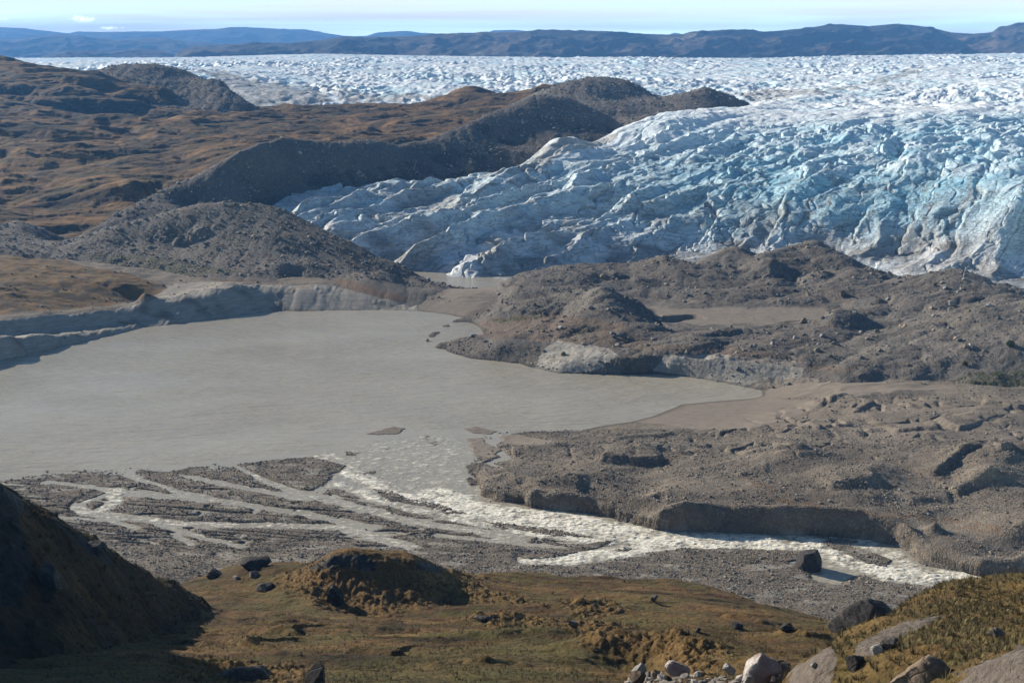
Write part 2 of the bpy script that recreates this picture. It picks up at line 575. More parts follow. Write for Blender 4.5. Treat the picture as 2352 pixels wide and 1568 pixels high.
def mat_ice():
    m = M('glacier ice')
    n1 = m.noise(0.10, 5, 0.6)
    fine = m.noise(0.9, 5, 0.65)
    white = m.ramp(m.math('ADD', m.math('MULTIPLY', n1, 0.6), m.math('MULTIPLY', fine, 0.4)),
                   [(0.32, (0.70, 0.76, 0.81)), (0.5, (0.85, 0.88, 0.90)), (0.65, (0.92, 0.92, 0.92))])
    bluec = m.ramp(n1, [(0.3, (0.18, 0.48, 0.66)), (0.6, (0.36, 0.67, 0.81)), (0.8, (0.54, 0.78, 0.87))])
    col = m.mix(m.attr('blue'), white, bluec)
    # dirt: films of silt and thin dark bands
    film = m.noise(0.06, 6, 0.7, m.vec((0.6, 1.0, 2.5)))
    fm = m.math('MULTIPLY', m.attr('dirt'), m.ramp(m.math('ADD', m.math('MULTIPLY', film, 0.6), m.math('MULTIPLY', fine, 0.4)),
                                                  [(0.30, 0.30), (0.62, 1.0)]))
    col = m.mix(fm, col, m.ramp(fine, [(0.3, (0.085, 0.079, 0.066)), (0.7, (0.25, 0.23, 0.19))]))
    band = m.noise(0.085, 7, 0.7, m.vec((0.35, 0.8, 2.2), (0.35, 0.25, -0.6)), 1.2)
    bm = m.ramp(m.math('ABSOLUTE', m.math('SUBTRACT', band, 0.5)), [(0.0, 1.0), (0.022, 0.0)])
    col = m.mix(m.math('MULTIPLY', bm, m.attr('bands')), col, (0.07, 0.068, 0.062))
    cr = m.vor(0.16, 'DISTANCE_TO_EDGE', vec=m.mix(0.9, m.vec((0.8, 1.3, 0.9), (0, 0, 0.9)), m.vec((1, 1, 1))))
    cm_ = m.ramp(cr, [(0.0, 1.0), (0.03, 0.0)])
    col = m.mix(m.math('MULTIPLY', m.math('MULTIPLY', cm_, m.attr('bands')), 0.55), col, (0.09, 0.10, 0.105))
    h = m.math('ADD', m.math('MULTIPLY', fine, 0.7), m.math('MULTIPLY', m.noise(0.35, 5, 0.7, m.vec((1, 1, 2.2))), 0.9))
    h = m.math('SUBTRACT', h, m.math('MULTIPLY', cm_, 0.15))
    m.bs.inputs['Specular IOR Level'].default_value = 0.35
    return m.done(col, 0.55, m.bump(h, 0.9, 1.1))

def mat_water(name, base, rough=0.12, wave=0.5, scale=0.42):
    m = M(name)
    w1 = m.noise(scale, 3, 0.5, m.vec((0.28, 1.0, 1), (0, 0, R(12))))
    w2 = m.noise(scale * 3.2, 3, 0.6, m.vec((0.4, 1.0, 1), (0, 0, R(-10))))
    gust = m.noise(0.012, 4, 0.6, m.vec((1, 2.2, 1), (0, 0, R(15))))
    amp = m.ramp(gust, [(0.32, 0.4), (0.66, 1.0)])
    h = m.math('MULTIPLY', m.math('ADD', m.math('MULTIPLY', w1, 0.8), m.math('MULTIPLY', w2, 0.3)), amp)
    col = m.mix(m.ramp(m.noise(0.02, 4, 0.6, m.vec((1, 2.0, 1))), [(0.35, 0.0), (0.65, 1.0)]), base, tuple(c * 0.88 for c in base))
    m.bs.inputs['IOR'].default_value = 1.33
    m.bs.inputs['Specular IOR Level'].default_value = 0.5
    return m, col, h

# ================================================================ LARGE STRUCTURE
# ---------------------------------------------------------------- traced lines shared by several surfaces
shore_far = [(-140, 862), (0, 830), (60, 815), (130, 797), (220, 778), (330, 752), (420, 742), (520, 728), (600, 717), (700, 711),
             (790, 710), (880, 711), (950, 713), (1000, 718), (1040, 724), (1066, 729)]
shore_head = [(1064, 731), (1034, 749), (1011, 763), (984, 786), (1001, 794), (1031, 809), (1077, 824), (1144, 829), (1197, 836),
              (1221, 844), (1284, 857), (1401, 861), (1517, 859), (1567, 864), (1618, 871), (1685, 884), (1728, 894), (1752, 908)]
shore_near = [(1752, 908), (1735, 914), (1701, 917), (1635, 922), (1568, 928), (1501, 955), (1451, 969), (1384, 979), (1330, 990),
              (1277, 990), (1211, 991), (1151, 999)]
bank_base = [(1081, 1143), (1091, 1156), (1117, 1160), (1204, 1163), (1217, 1169), (1284, 1173), (1351, 1180), (1401, 1191), (1451, 1208), (1511, 1220),
             (1567, 1221), (1650, 1223), (1718, 1226), (1868, 1232), (1985, 1240), (2050, 1252), (2085, 1266), (2108, 1298), (2168, 1309), (2218, 1325),
             (2260, 1330), (2420, 1334)]
bank_top = [(1096, 1128, 1.6), (1114, 1117, 2.6), (1151, 1121, 2.8), (1204, 1127, 3.0), (1216, 1142, 2.6), (1284, 1145, 3), (1367, 1155, 2.8), (1417, 1178, 1.8),
            (1470, 1192, 1.8), (1516, 1190, 3.2), (1524, 1178, 4.4), (1567, 1174, 5), (1668, 1172, 5), (1801, 1181, 5), (1985, 1190, 5), (2051, 1207, 4.4),
            (2100, 1232, 3.6), (2135, 1256, 3.2), (2200, 1278, 3.0), (2250, 1298, 2.8), (2420, 1303, 2.8)]

# ---------------------------------------------------------------- ground: lake bed, gravel plain, terrace, far banks
_sx, _sy = np.array(shore_far).T
def bank(pts, off):                                   # off(px): metres behind the shoreline
    d = dens(pts, 16)
    Ys = np.interp(d[:, 0], _sx, atz(_sx, _sy, 0.0)[1])
    return np.stack(at(d[:, 0], d[:, 1], Ys + off(d[:, 0])), 1)
_ub = lambda p: np.interp(p, [-140, 0, 100, 250, 330, 520, 760], [26, 24, 19, 13, 8, 8, 8])
clay_top = bank([(-140, 772), (0, 745), (100, 732), (143, 732), (247, 719), (330, 709), (420, 690), (470, 679), (520, 664), (567, 667), (633, 667), (733, 663)], lambda p: _ub(p) + np.interp(p, [0, 300, 520], [5, 6, 8]))
lower_bench = bank([(-140, 838), (0, 808), (100, 787), (230, 767), (300, 752), (420, 736), (520, 724), (640, 709)], lambda p: 1.6)
upper_bench = bank([(-140, 800), (0, 770), (83, 763), (233, 747), (330, 731), (420, 716), (520, 697), (640, 690)], _ub)
G = [
    LZc(0, shore_far), clay_top, lower_bench, upper_bench, shift(clay_top, 12, dz=1.2),
    LZc(0, [(p[0], p[1]) for p in shore_near]),
    PZ([(1800, 905, 1.2), (1860, 880, 3), (1935, 885, 5), (2068, 880, 6), (2185, 887, 6.5), (2352, 900, 7), (2450, 900, 8)]),
    PZ([(1850, 930, 2.5), (2000, 930, 4.6), (2150, 905, 6), (2352, 940, 8), (2450, 1000, 8), (2352, 1000, 8), (2352, 1100, 8), (2352, 1200, 7), (2352, 1262, 5),
        (1700, 955, 1.0), (1500, 990, 1.2), (1600, 1000, 2.2), (1800, 1000, 4.6), (2000, 1050, 6), (2200, 1000, 7), (1350, 1010, 1.2), (1250, 1010, .6),
        (1200, 1045, .8), (1180, 1075, .7), (1300, 1040, 2.6), (1400, 1075, 4.3), (1600, 1080, 5), (1800, 1120, 6), (2000, 1140, 6), (2150, 1200, 5.6),
        (1700, 1120, 5.2), (1500, 1130, 5), (1217, 1094, 4.3), (1300, 1094, 4.8), (1151, 1092, 2.6), (1350, 1110, 4.8), (1900, 960, 4.2), (1950, 1000, 5.4)]),
    LZ([(1126, 1108, 3.2), (1151, 1088, 3.6), (1217, 1096, 4.8), (1331, 1099, 5.0), (1420, 1130, 5), (1520, 1150, 5)]),
    LZc(0, bank_base), LZ(bank_top), shift(LZ(bank_top), 5, dz=.25), shift(LZ(bank_top), 12, dz=.5), 
    LZc(.1, [(p[0], p[1] + 12) for p in bank_base]), LZc(.3, [(p[0], p[1] + 32) for p in bank_base]),
    LZc(1.0, [(1250, 1312), (1500, 1306), (1750, 1304), (1850, 1325), (1950, 1352), (2100, 1362), (2250, 1368), (2420, 1372)], 40),
    LZc(1.3, [(1000, 1325), (1500, 1335), (1800, 1360), (2000, 1390), (2420, 1420)], 60),
    # lake bed and plain
    PZ([(300, 900, -3), (600, 850, -3), (900, 800, -3), (800, 760, -3), (1200, 900, -3), (1500, 900, -3), (100, 950, -3), (400, 1000, -2), (700, 960, -2),
        (1000, 930, -2.5), (1300, 930, -2), (1650, 900, -1.5), (1000, 760, -2), (0, 1060, -1.0), (300, 1060, -.5), (600, 1030, -.7), (-200, 900, -3), (-200, 1100, -.5)]),
    PZ([(100, 1120, .6), (300, 1150, .9), (500, 1180, .95), (700, 1180, .85), (300, 1250, 1.3), (500, 1260, 1.3), (700, 1240, 1.1), (800, 1270, 1.2), (1000, 1290, 1.2), (1200, 1310, 1.3), (1000, 1225, .9), (1200, 1245, .8), (1300, 1300, 1.1), (1500, 1300, 1.1),
        (1400, 1310, 1.1), (1600, 1300, 1.0), (1700, 1340, 1.1), (1900, 1360, 1.2), (2100, 1360, 1.2), (2300, 1400, 2), (-200, 1200, .6), (0, 1300, 1),
        (500, 1320, 1.9), (350, 1300, 2.1), (650, 1090, .5), (1000, 1060, -.05), (900, 1100, .0), (1050, 1110, -.05), (1150, 1185, .2), (1600, 1250, .1)]),
    # far flats behind the lake
    PZ([(370, 650, 9.5), (440, 640, 9), (520, 650, 8.5), (600, 640, 8), (300, 655, 11), (150, 620, 15), (0, 592, 17), (80, 600, 16), (250, 640, 13.5), (0, 660, 15),
        (330, 672, 11), (-120, 600, 18), (-120, 690, 13), (860, 690, 3), (940, 706, .4)]),
    # tan spit between lagoon and lake
    LZc(0, [(975, 716), (1020, 722), (1060, 728)]),
    PZ([(1010, 690, 2.0), (1040, 672, 3.4), (1100, 668, 3.6), (1060, 690, 2.6), (1000, 702, 1.2), (1050, 708, 1.0), (1140, 660, 2.0)]),
    LZc(0, [(1090, 663), (1130, 659), (1180, 655), (1215, 650)]),
    PZ([(1000, 640, -1.5), (1080, 640, -1.5), (1160, 646, -1.5), (1040, 652, -1.0)]),
    WP([(-600, 760, -4), (-250, 760, -4), (0, 760, -4), (300, 760, -4), (600, 760, -4), (-800, 1200, -12), (0, 1200, -12), (900, 1200, -12),
        (-9000, 9000, -15), (0, 9000, -15), (9000, 9000, -15), (-36000, 60000, -15), (36000, 60000, -15), (0, 60000, -15),
        (-200, 190, 2), (-60, 190, 2), (0, 190, 2), (60, 190, 2), (190, 190, 3), (0, 8, 0), (4, 8, 0), (-4, 8, 0)]),
]
g = Field(cols(-0.56, 0.56, 1150), rows((8, 225, 25), (225, 395, 640), (395, 470, 170), (470, 700, 330), (700, 60000, 60)), RBF(G, 0.004))
px, py = g.pix()
near = (g.Y > 200) & (g.Y < 720)
# relief of the terrace and banks
plat = sm(1.0, 3.0, g.Z) * near
g.Z += plat * (0.8 * fbm(g.X / 24, g.Y / 18, 4, 5) + 0.35 * (ridged(g.X / 17, g.Y / 10, 2, 8) - .35) + 0.05 * fbm(g.X / 1.6, g.Y / 1.6, 3, 9))
gul = ridged(g.X / 13 + .25 * fbm(g.X / 9, g.Y / 9, 2, 3), g.Y / 24, 2, 33)
tr = plat * sm(1150, 1350, px) * sm(900, 940, py) * sm(1090, 1030, py)
g.Z -= tr * 1.2 * np.clip(gul - 0.62, 0, 1) / 0.38
# mounds on the terrace (picture position, half-widths in metres, height)
for a in [(1790, 1030, 7, 9, 2.0, 5), (1835, 1050, 8, 7, 2.0, 5.5), (1770, 1070, 10, 8, 1.6, 5), (1450, 1045, 12, 7, 1.8, 3.5), (1510, 1030, 9, 6, 1.5, 3),
          (1210, 1035, 5, 4, 1.6, 1), (1270, 1030, 5, 3, 1.4, 1), (1960, 1105, 8, 8, 2.0, 6), (2020, 1095, 6, 7, 1.8, 6), (2240, 1050, 8, 10, 2.6, 8),
          (2290, 1090, 7, 8, 2.4, 8), (2330, 1055, 7, 7, 2.4, 8), (2260, 1100, 5, 5, 1.6, 8), (1950, 925, 9, 8, 1.8, 4), (2010, 960, 10, 6, 1.2, 5), (2130, 935, 12, 8, 1.8, 6),
          (2260, 955, 14, 9, 2.0, 7), (2060, 900, 10, 5, 1.2, 6), (1850, 985, 8, 6, 1.2, 4), (1650, 1040, 10, 7, 1.0, 3), (2120, 1010, 10, 7, 1.5, 6.5)]:
    mound(g, a[0], a[1], a[2], a[3], a[4], z=a[5])
for ln, h, bk, z in [([(1205, 1140), (1240, 1135), (1290, 1136), (1345, 1140)], .8, 9, 3),
                     ([(1360, 1062), (1420, 1066), (1480, 1066), (1540, 1060)], 2.2, 9, 4), ([(1400, 1010), (1450, 1004), (1530, 998), (1600, 996)], 1.0, 6, 2),
                     ([(1880, 935), (1920, 925), (1950, 917)], 1.6, 6, 4), ([(1960, 952), (1990, 938), (2020, 928)], 1.5, 6, 5),
                     ([(2045, 1000), (2110, 997), (2170, 1000)], 1.8, 10, 6), ([(2140, 962), (2180, 985), (2210, 993)], 2.2, 8, 7),
                     ([(2140, 1090), (2175, 1075), (2210, 1052), (2260, 1036)], 2.6, 8, 8), ([(2190, 1120), (2240, 1112), (2290, 1100)], 2.2, 7, 8),
                     ([(2250, 935), (2300, 940), (2352, 950)], 1.6, 10, 7.5), ([(2290, 1060), (2330, 1050), (2380, 1060)], 2.4, 7, 8),
                     ([(1900, 1128), (1960, 1122), (2030, 1118)], 1.6, 7, 6), ([(2080, 1150), (2140, 1142), (2190, 1146)], 1.2, 6, 6),
                     ([(1690, 1098), (1730, 1090), (1770, 1092)], .7, 6, 5), ([(1700, 1048), (1760, 1052), (1830, 1056), (1870, 1050)], 1.4, 6, 5),
                     ([(1870, 990), (1920, 983), (1965, 975)], 1.2, 5, 5), ([(1960, 1000), (2010, 990), (2060, 985)], .9, 5, 5.5)]:
    scarp(g, ln, h * .9, bk, w=1.5, z=z)
# rills on the clay banks
cl = inpoly(px, py, [(-200, 760), (0, 735), (250, 712), (520, 655), (760, 655), (960, 700), (960, 722), (520, 735), (0, 840), (-200, 880)])
g.Z += cl * (0.35 * fbm(g.X / 3.0, g.Y / 12, 3, 21) + 0.25 * np.abs(perlin(g.X / 2.2, g.Y / 14, 77)))
# tundra hummock on the far bank
tun = inpoly(px, py, [(-200, 585), (30, 582), (110, 590), (200, 610), (300, 628), (385, 660), (360, 676), (250, 702), (100, 716), (-200, 735)])
g.Z += sm(8, 11, g.Z) * near * (g.X < -40) * (1.5 * fbm(g.X / 20, g.Y / 16, 4, 61))
# channels of the braided plain: picture polyline, half-width in metres, depth
chan = [([(905, 1000), (860, 1030), (870, 1060), (900, 1085), (960, 1112), (1020, 1138)], 16, .35, 0.40), ([(980, 1000), (1010, 1040), (1000, 1090), (1040, 1140)], 14, .35, 0.40),
        ([(1010, 1138), (1080, 1168), (1200, 1186), (1330, 1203), (1420, 1219), (1500, 1238), (1600, 1247), (1750, 1249)], 7.5, .5, 1.0),
        ([(1750, 1249), (1850, 1248), (1900, 1262), (1960, 1290), (2040, 1315), (2120, 1325), (2230, 1332), (2420, 1346)], 5.5, .6, 1.0),
        ([(1960, 1290), (1925, 1312), (1905, 1322)], 5, .6, 0.0),
        ([(1868, 1240), (1990, 1250), (2055, 1272), (2090, 1302), (2150, 1322)], 3.6, .5, .7),
        ([(1640, 1250), (1500, 1258), (1400, 1272), (1300, 1285), (1225, 1284)], 4.0, .5, .9), ([(1420, 1275), (1330, 1288), (1260, 1290)], 2.5, .5, .9),
        ([(560, 1070), (620, 1108), (660, 1124), (720, 1140), (790, 1157), (860, 1175), (950, 1200), (1060, 1215), (1200, 1238)], 2.6, .45, .45),
        ([(110, 1108), (180, 1118), (250, 1125), (330, 1138), (420, 1143), (520, 1152), (640, 1172), (760, 1192), (860, 1212)], 2.3, .45, .35),
        ([(262, 1126), (266, 1150), (240, 1168)], 3, .45, .7), ([(250, 1130), (200, 1147), (178, 1163), (195, 1176), (300, 1190), (420, 1203), (520, 1207), (640, 1207), (784, 1212), (860, 1232), (945, 1258)], 2.8, .45, .5),
        ([(300, 1092), (370, 1112), (400, 1128), (470, 1142)], 2.0, .4, .4), ([(125, 1186), (250, 1197), (310, 1213)], 1.2, .35, 0), ([(362, 1208), (460, 1232), (560, 1257)], 1.2, .35, 0),
        ([(400, 1228), (440, 1250)], 1.0, .3, 0), ([(784, 1112), (850, 1140), (920, 1162), (1000, 1182), (1100, 1202), (1250, 1230), (1400, 1246)], 2.6, .45, .8),
        ([(800, 1088), (880, 1120), (960, 1150), (1060, 1180), (1150, 1196), (1300, 1218), (1420, 1235)], 3.2, .45, .9), ([(740, 1045), (790, 1072), (850, 1105), (900, 1130)], 5.5, .45, .6),
        ([(735, 1128), (780, 1100), (800, 1075)], 2.2, .4, .3), ([(380, 1085), (450, 1100), (520, 1112), (600, 1128), (700, 1148)], 1.8, .4, .3),
        ([(1150, 1003), (1125, 1022), (1165, 1050), (1120, 1066), (1165, 1080), (1145, 1093)], 1.6, .5, 0), ([(1040, 1010), (1080, 1018), (1060, 1045), (1010, 1050)], 2.2, .4, 0),
        ([(640, 1060), (700, 1075), (760, 1085)], .9, .3, .2), ([(1000, 1230), (1150, 1243), (1320, 1262)], 1.0, .35, .2), ([(1650, 1285), (1740, 1290), (1830, 1288)], .9, .3, .5),
        ([(1240, 1195), (1340, 1222), (1470, 1247)], 1.6, .4, .9)]
wx = g.X + 1.6 * fbm(g.X / 7, g.Y / 7, 3, 41); wy = g.Y + 1.4 * fbm(g.X / 7, g.Y / 7, 3, 47)
plain = near & (py > 985) & (g.Y < 400) & (g.Z < 1.9) & ((py > 1140) | (px < 1175))
braid = 0.26 * fbm(g.X / 16, g.Y / 7, 5, 12) + 0.16 * fbm(g.X / 4, g.Y / 2.4, 4, 13)
thread = np.abs(fbm(g.X / 46 + g.Y / 70, g.Y / 10 + g.X / 60, 3, 15))
thm = sm(.062, .018, thread) * sm(1090, 1110, py) * sm(1275, 1235, py) * (px < 1480)
thread2 = np.abs(fbm(g.X / 34 + g.Y / 40, g.Y / 6 + g.X / 34, 3, 18))
thm = np.maximum(thm, .85 * sm(.05, .014, thread2) * sm(1100, 1120, py) * sm(1260, 1225, py) * (px < 1400))
braid -= .9 * thm
g.Z = np.where(plain, np.minimum(g.Z, .22 + .36 * np.maximum(g.Z, 0)) + braid * .75 + 0.05 * fbm(g.X / .9, g.Y / .9, 3, 14), g.Z)
CHW = []
for pts, w, dep, fo in chan:
    d_ = dens(pts, 12)
    P = np.stack(atz(d_[:, 0], d_[:, 1], 0.0)[:2], 1)
    w = w * (.72 if w < 3.4 else 1)
    CHW.append((P, w, fo))
    r = w + 8
    m = (wx > P[:, 0].min() - r) & (wx < P[:, 0].max() + r) & (wy > P[:, 1].min() - r) & (wy < P[:, 1].max() + r) & (g.Y < 420) & (g.Z < 2.2)
    d, _, _ = polydist(wx[m], wy[m], P)
    carve = sm(w + 1.5, w * 0.55, d)
    z = g.Z[m]
    rocks = np.clip(fbm(g.X[m] / 3, g.Y[m] / 2, 4, 70) - .28, 0, 1) * 1.6 * (0.5 if w > 3 else 0)
    g.Z[m] = z * (1 - carve) + np.minimum(z, -dep * 0.55 + rocks) * carve
# sand bars in the delta and gravel bars
def bar(poly, top, sandv):
    j = 8 * fbm(g.X / 6, g.Y / 4, 3, 30)
    k = inpoly(px + j, py + j * .35, poly) & (g.Y < 440)
    return k, top
sand = np.zeros(g.Z.shape)
bars = [([(640, 1000), (700, 990), (690, 1000)], 0, 1), ([(838, 1003), (905, 988), (932, 992), (915, 1003), (870, 1006)], .22, 1), ([(1060, 988), (1090, 985), (1145, 992), (1120, 1000), (1085, 998)], .25, 1),
        ([(1072, 1010), (1105, 1005), (1118, 1018), (1150, 1030), (1130, 1050), (1090, 1045)], .4, 1), ([(970, 1010), (985, 1005), (1010, 1022), (995, 1028)], .15, 1),
        ([(870, 1032), (895, 1031), (885, 1037)], .12, 1), ([(1150, 1002), (1190, 998), (1280, 1015), (1240, 1026), (1160, 1018)], .5, 1),
        ([(1068, 1065), (1100, 1058), (1150, 1070), (1120, 1082), (1075, 1080)], .3, 0), ([(545, 1068), (620, 1058), (720, 1052), (795, 1070), (780, 1082), (745, 1092), (740, 1110), (680, 1118), (610, 1095)], .45, 0),
        ([(790, 1040), (825, 1042), (815, 1050), (795, 1048)], .2, 0), ([(830, 1085), (870, 1082), (860, 1092), (835, 1092)], .2, 0), ([(1065, 1090), (1085, 1085), (1100, 1095), (1080, 1108)], .22, 0),
        ([(52, 1115), (120, 1108), (220, 1120), (245, 1128), (180, 1148), (60, 1140)], .4, 0), ([(150, 1100), (200, 1088), (265, 1096), (225, 1112)], .3, 0), ([(320, 1080), (400, 1085), (430, 1098), (500, 1112), (420, 1122), (330, 1098)], .35, 0),
        ([(385, 1086), (440, 1074), (478, 1070), (472, 1086), (440, 1090)], .3, 0), ([(850, 1120), (900, 1128), (940, 1148), (1000, 1156), (960, 1162), (890, 1150)], .3, 0),
        ([(930, 1150), (1010, 1160), (1080, 1178), (1020, 1178)], .25, 0), ([(1110, 1195), (1250, 1208), (1370, 1234), (1280, 1230), (1160, 1210)], .3, 0), ([(1120, 1200), (1200, 1210), (1150, 1212)], .2, 0),
        ([(1170, 1258), (1300, 1255), (1415, 1238), (1380, 1254), (1280, 1272), (1200, 1275)], .5, 0), ([(1870, 1238), (1930, 1244), (2000, 1262), (2050, 1285), (2035, 1300), (1985, 1292), (1940, 1268)], .5, 0),
        ([(1480, 1268), (1560, 1258), (1700, 1258), (1820, 1262), (1880, 1275), (1800, 1290), (1560, 1285)], .5, 0), ([(1390, 1262), (1460, 1256), (1440, 1264)], .2, 0), ([(2020, 1325), (2070, 1322), (2060, 1328)], .15, 0)]
for poly, top, sv in bars:
    k, top = bar(poly, top, sv)
    if top > 0:
        g.Z = np.where(k, np.maximum(g.Z, top * .7 * (0.75 + 0.5 * fbm(g.X / 2.5, g.Y / 2, 3, 34))), g.Z)
        sand = np.where(k & (sv > 0), 1.0, sand)
nz = 10 * fbm(g.X / 9, g.Y / 9, 4, 88)
def pm(f, poly, amp=1.0):
    q = nz * amp
    px_, py_ = f.pix()
    qq = 10 * amp * fbm(f.X / 9, f.Y / 9, 4, 88)
    return inpoly(px_ + qq, py_ + qq * .5, poly)
for poly in [[(1440, 965), (1568, 925), (1750, 912), (1880, 922), (1850, 950), (1720, 985), (1600, 985)], [(1700, 905), (1760, 880), (1880, 872), (2200, 885), (2200, 905), (1960, 905), (1780, 915)],
             [(975, 725), (1005, 690), (1040, 660), (1160, 650), (1100, 705), (1060, 732)], [(1740, 930), (2000, 880), (2200, 920), (2352, 950), (2352, 1010), (2050, 1010), (1800, 985)]]:
    sand = np.maximum(sand, (.35 if poly[0] == (1740, 930) else .8) * blur(1.0 * pm(g, poly), 2))
silt = 0.9 * (cl & ~tun) * sm(-.2, .35, fbm(g.X / 14, g.Y / 10, 4, 17) + .35)
silt = np.maximum(silt, .55 * pm(g, [(370, 655), (500, 645), (560, 650), (520, 672), (420, 690), (330, 700), (360, 680)]))
silt = np.maximum(silt, 0.6 * (sm(.15, .3, fbm(g.X / 9, g.Y / 3.5, 4, 19)) * plain))
wet = sm(.22, .02, g.Z) * near * 0.75
rust = pm(g, [(1690, 1088), (1760, 1110), (1850, 1150), (1950, 1168), (2120, 1178), (2352, 1215), (2352, 1240), (2150, 1200), (1900, 1180), (1780, 1150)], 1.0) * sm(-.25, .2, fbm(g.X / 2.5, g.Y / 2.5, 3, 97)) * 0.7
moss = 1.0 * pm(g, [(150, 575), (360, 600), (470, 620), (430, 628), (300, 612)]) + 0
for k, v in dict(silt=silt * 1.0, sand=np.clip(sand, 0, 1), wet=wet, rust=rust * 1.0, moss=moss * 1.0, tun=tun * 1.0).items():
    g.attrs[k] = v
gm = mat_gravel('gravel plain', (0.095, 0.083, 0.068), (0.158, 0.138, 0.112), (0.225, 0.198, 0.16), 2.6)
# tundra patch painted on the same ground (its own plants)
def add_tundra(mat):
    t = mat.node_tree
    bs = [n for n in t.nodes if n.type == 'BSDF_PRINCIPLED'][0]
    old = bs.inputs['Base Color'].links[0].from_socket
    a = t.nodes.new('ShaderNodeAttribute'); a.attribute_name = 'tun'
    nn = t.nodes.new('ShaderNodeTexNoise'); nn.inputs['Scale'].default_value = 0.16; nn.inputs['Detail'].default_value = 6; nn.inputs['Roughness'].default_value = .65
    ge = t.nodes.new('ShaderNodeNewGeometry'); t.links.new(ge.outputs['Position'], nn.inputs['Vector'])
    rp = t.nodes.new('ShaderNodeValToRGB')
    e = rp.color_ramp.elements; e.new(.5); e.new(.6)
    for el, (p, c) in zip(e, [(.34, (.07, .062, .05, 1)), (.46, (.085, .058, .026, 1)), (.55, (.17, .095, .035, 1)), (.66, (.10, .085, .03, 1))]):
        el.position = p; el.color = c
    t.links.new(nn.outputs['Fac'], rp.inputs['Fac'])
    mx = t.nodes.new('ShaderNodeMix'); mx.data_type = 'RGBA'
    t.links.new(a.outputs['Fac'], mx.inputs['Factor']); t.links.new(old, mx.inputs[6]); t.links.new(rp.outputs['Color'], mx.inputs[7])
    t.links.new(mx.outputs[2], bs.inputs['Base Color'])
add_tundra(gm)
g.mesh('ground', gm, label=None)

# ---------------------------------------------------------------- moraine hills
def hill_field(s, y, parts, c=0.012, rough=1.0, seed=0, sc=1.0, gully=0.0):
    f = Field(s, y, RBF(parts, c))
    f.Z += rough * (1.3 * fbm(f.X / (26 * sc), f.Y / (26 * sc), 5, seed) + 0.25 * fbm(f.X / (2.4 * sc), f.Y / (2.4 * sc), 3, seed + 9))
    if gully:
        f.Z -= gully * ridged(f.X / (11 * sc) + .2 * fbm(f.X / (8 * sc), f.Y / (8 * sc), 2, seed), f.Y / (60 * sc), 3, seed + 4)
    for k in ('silt', 'sand', 'rust', 'moss', 'wet'):
        f.attrs[k] = np.zeros(f.Z.shape)
    return f
def cones(f, lst, wob=.45, k=2.2):                    # heaps at the angle of repose, joined softly
    Z = f.Z
    w1 = fbm(f.X / 16, f.Y / 16, 4, 801); w2 = fbm(f.X / 6, f.Y / 6, 3, 805)
    for px, py, Y, sl in lst:
        x, y, z = at(px, py, Y)
        d = np.hypot(f.X - x, f.Y - y)
        h = z + sl * 2.6 - sl * np.sqrt(d * d + 9) * (1 + wob * w1) - .6 * w2
        m = d < 45
        a, b = Z[m], h[m]
        t = np.clip(.5 + .5 * (b - a) / k, 0, 1)
        Z[m] = a * (1 - t) + b * t + k * t * (1 - t) * .5
    return Z
till_brown = mat_gravel('brown till', (0.076, 0.070, 0.063), (0.120, 0.112, 0.100), (0.172, 0.160, 0.142), 2.2)
till_grey = mat_gravel('grey till', (0.050, 0.047, 0.044), (0.085, 0.080, 0.074), (0.125, 0.116, 0.105), 1.6)

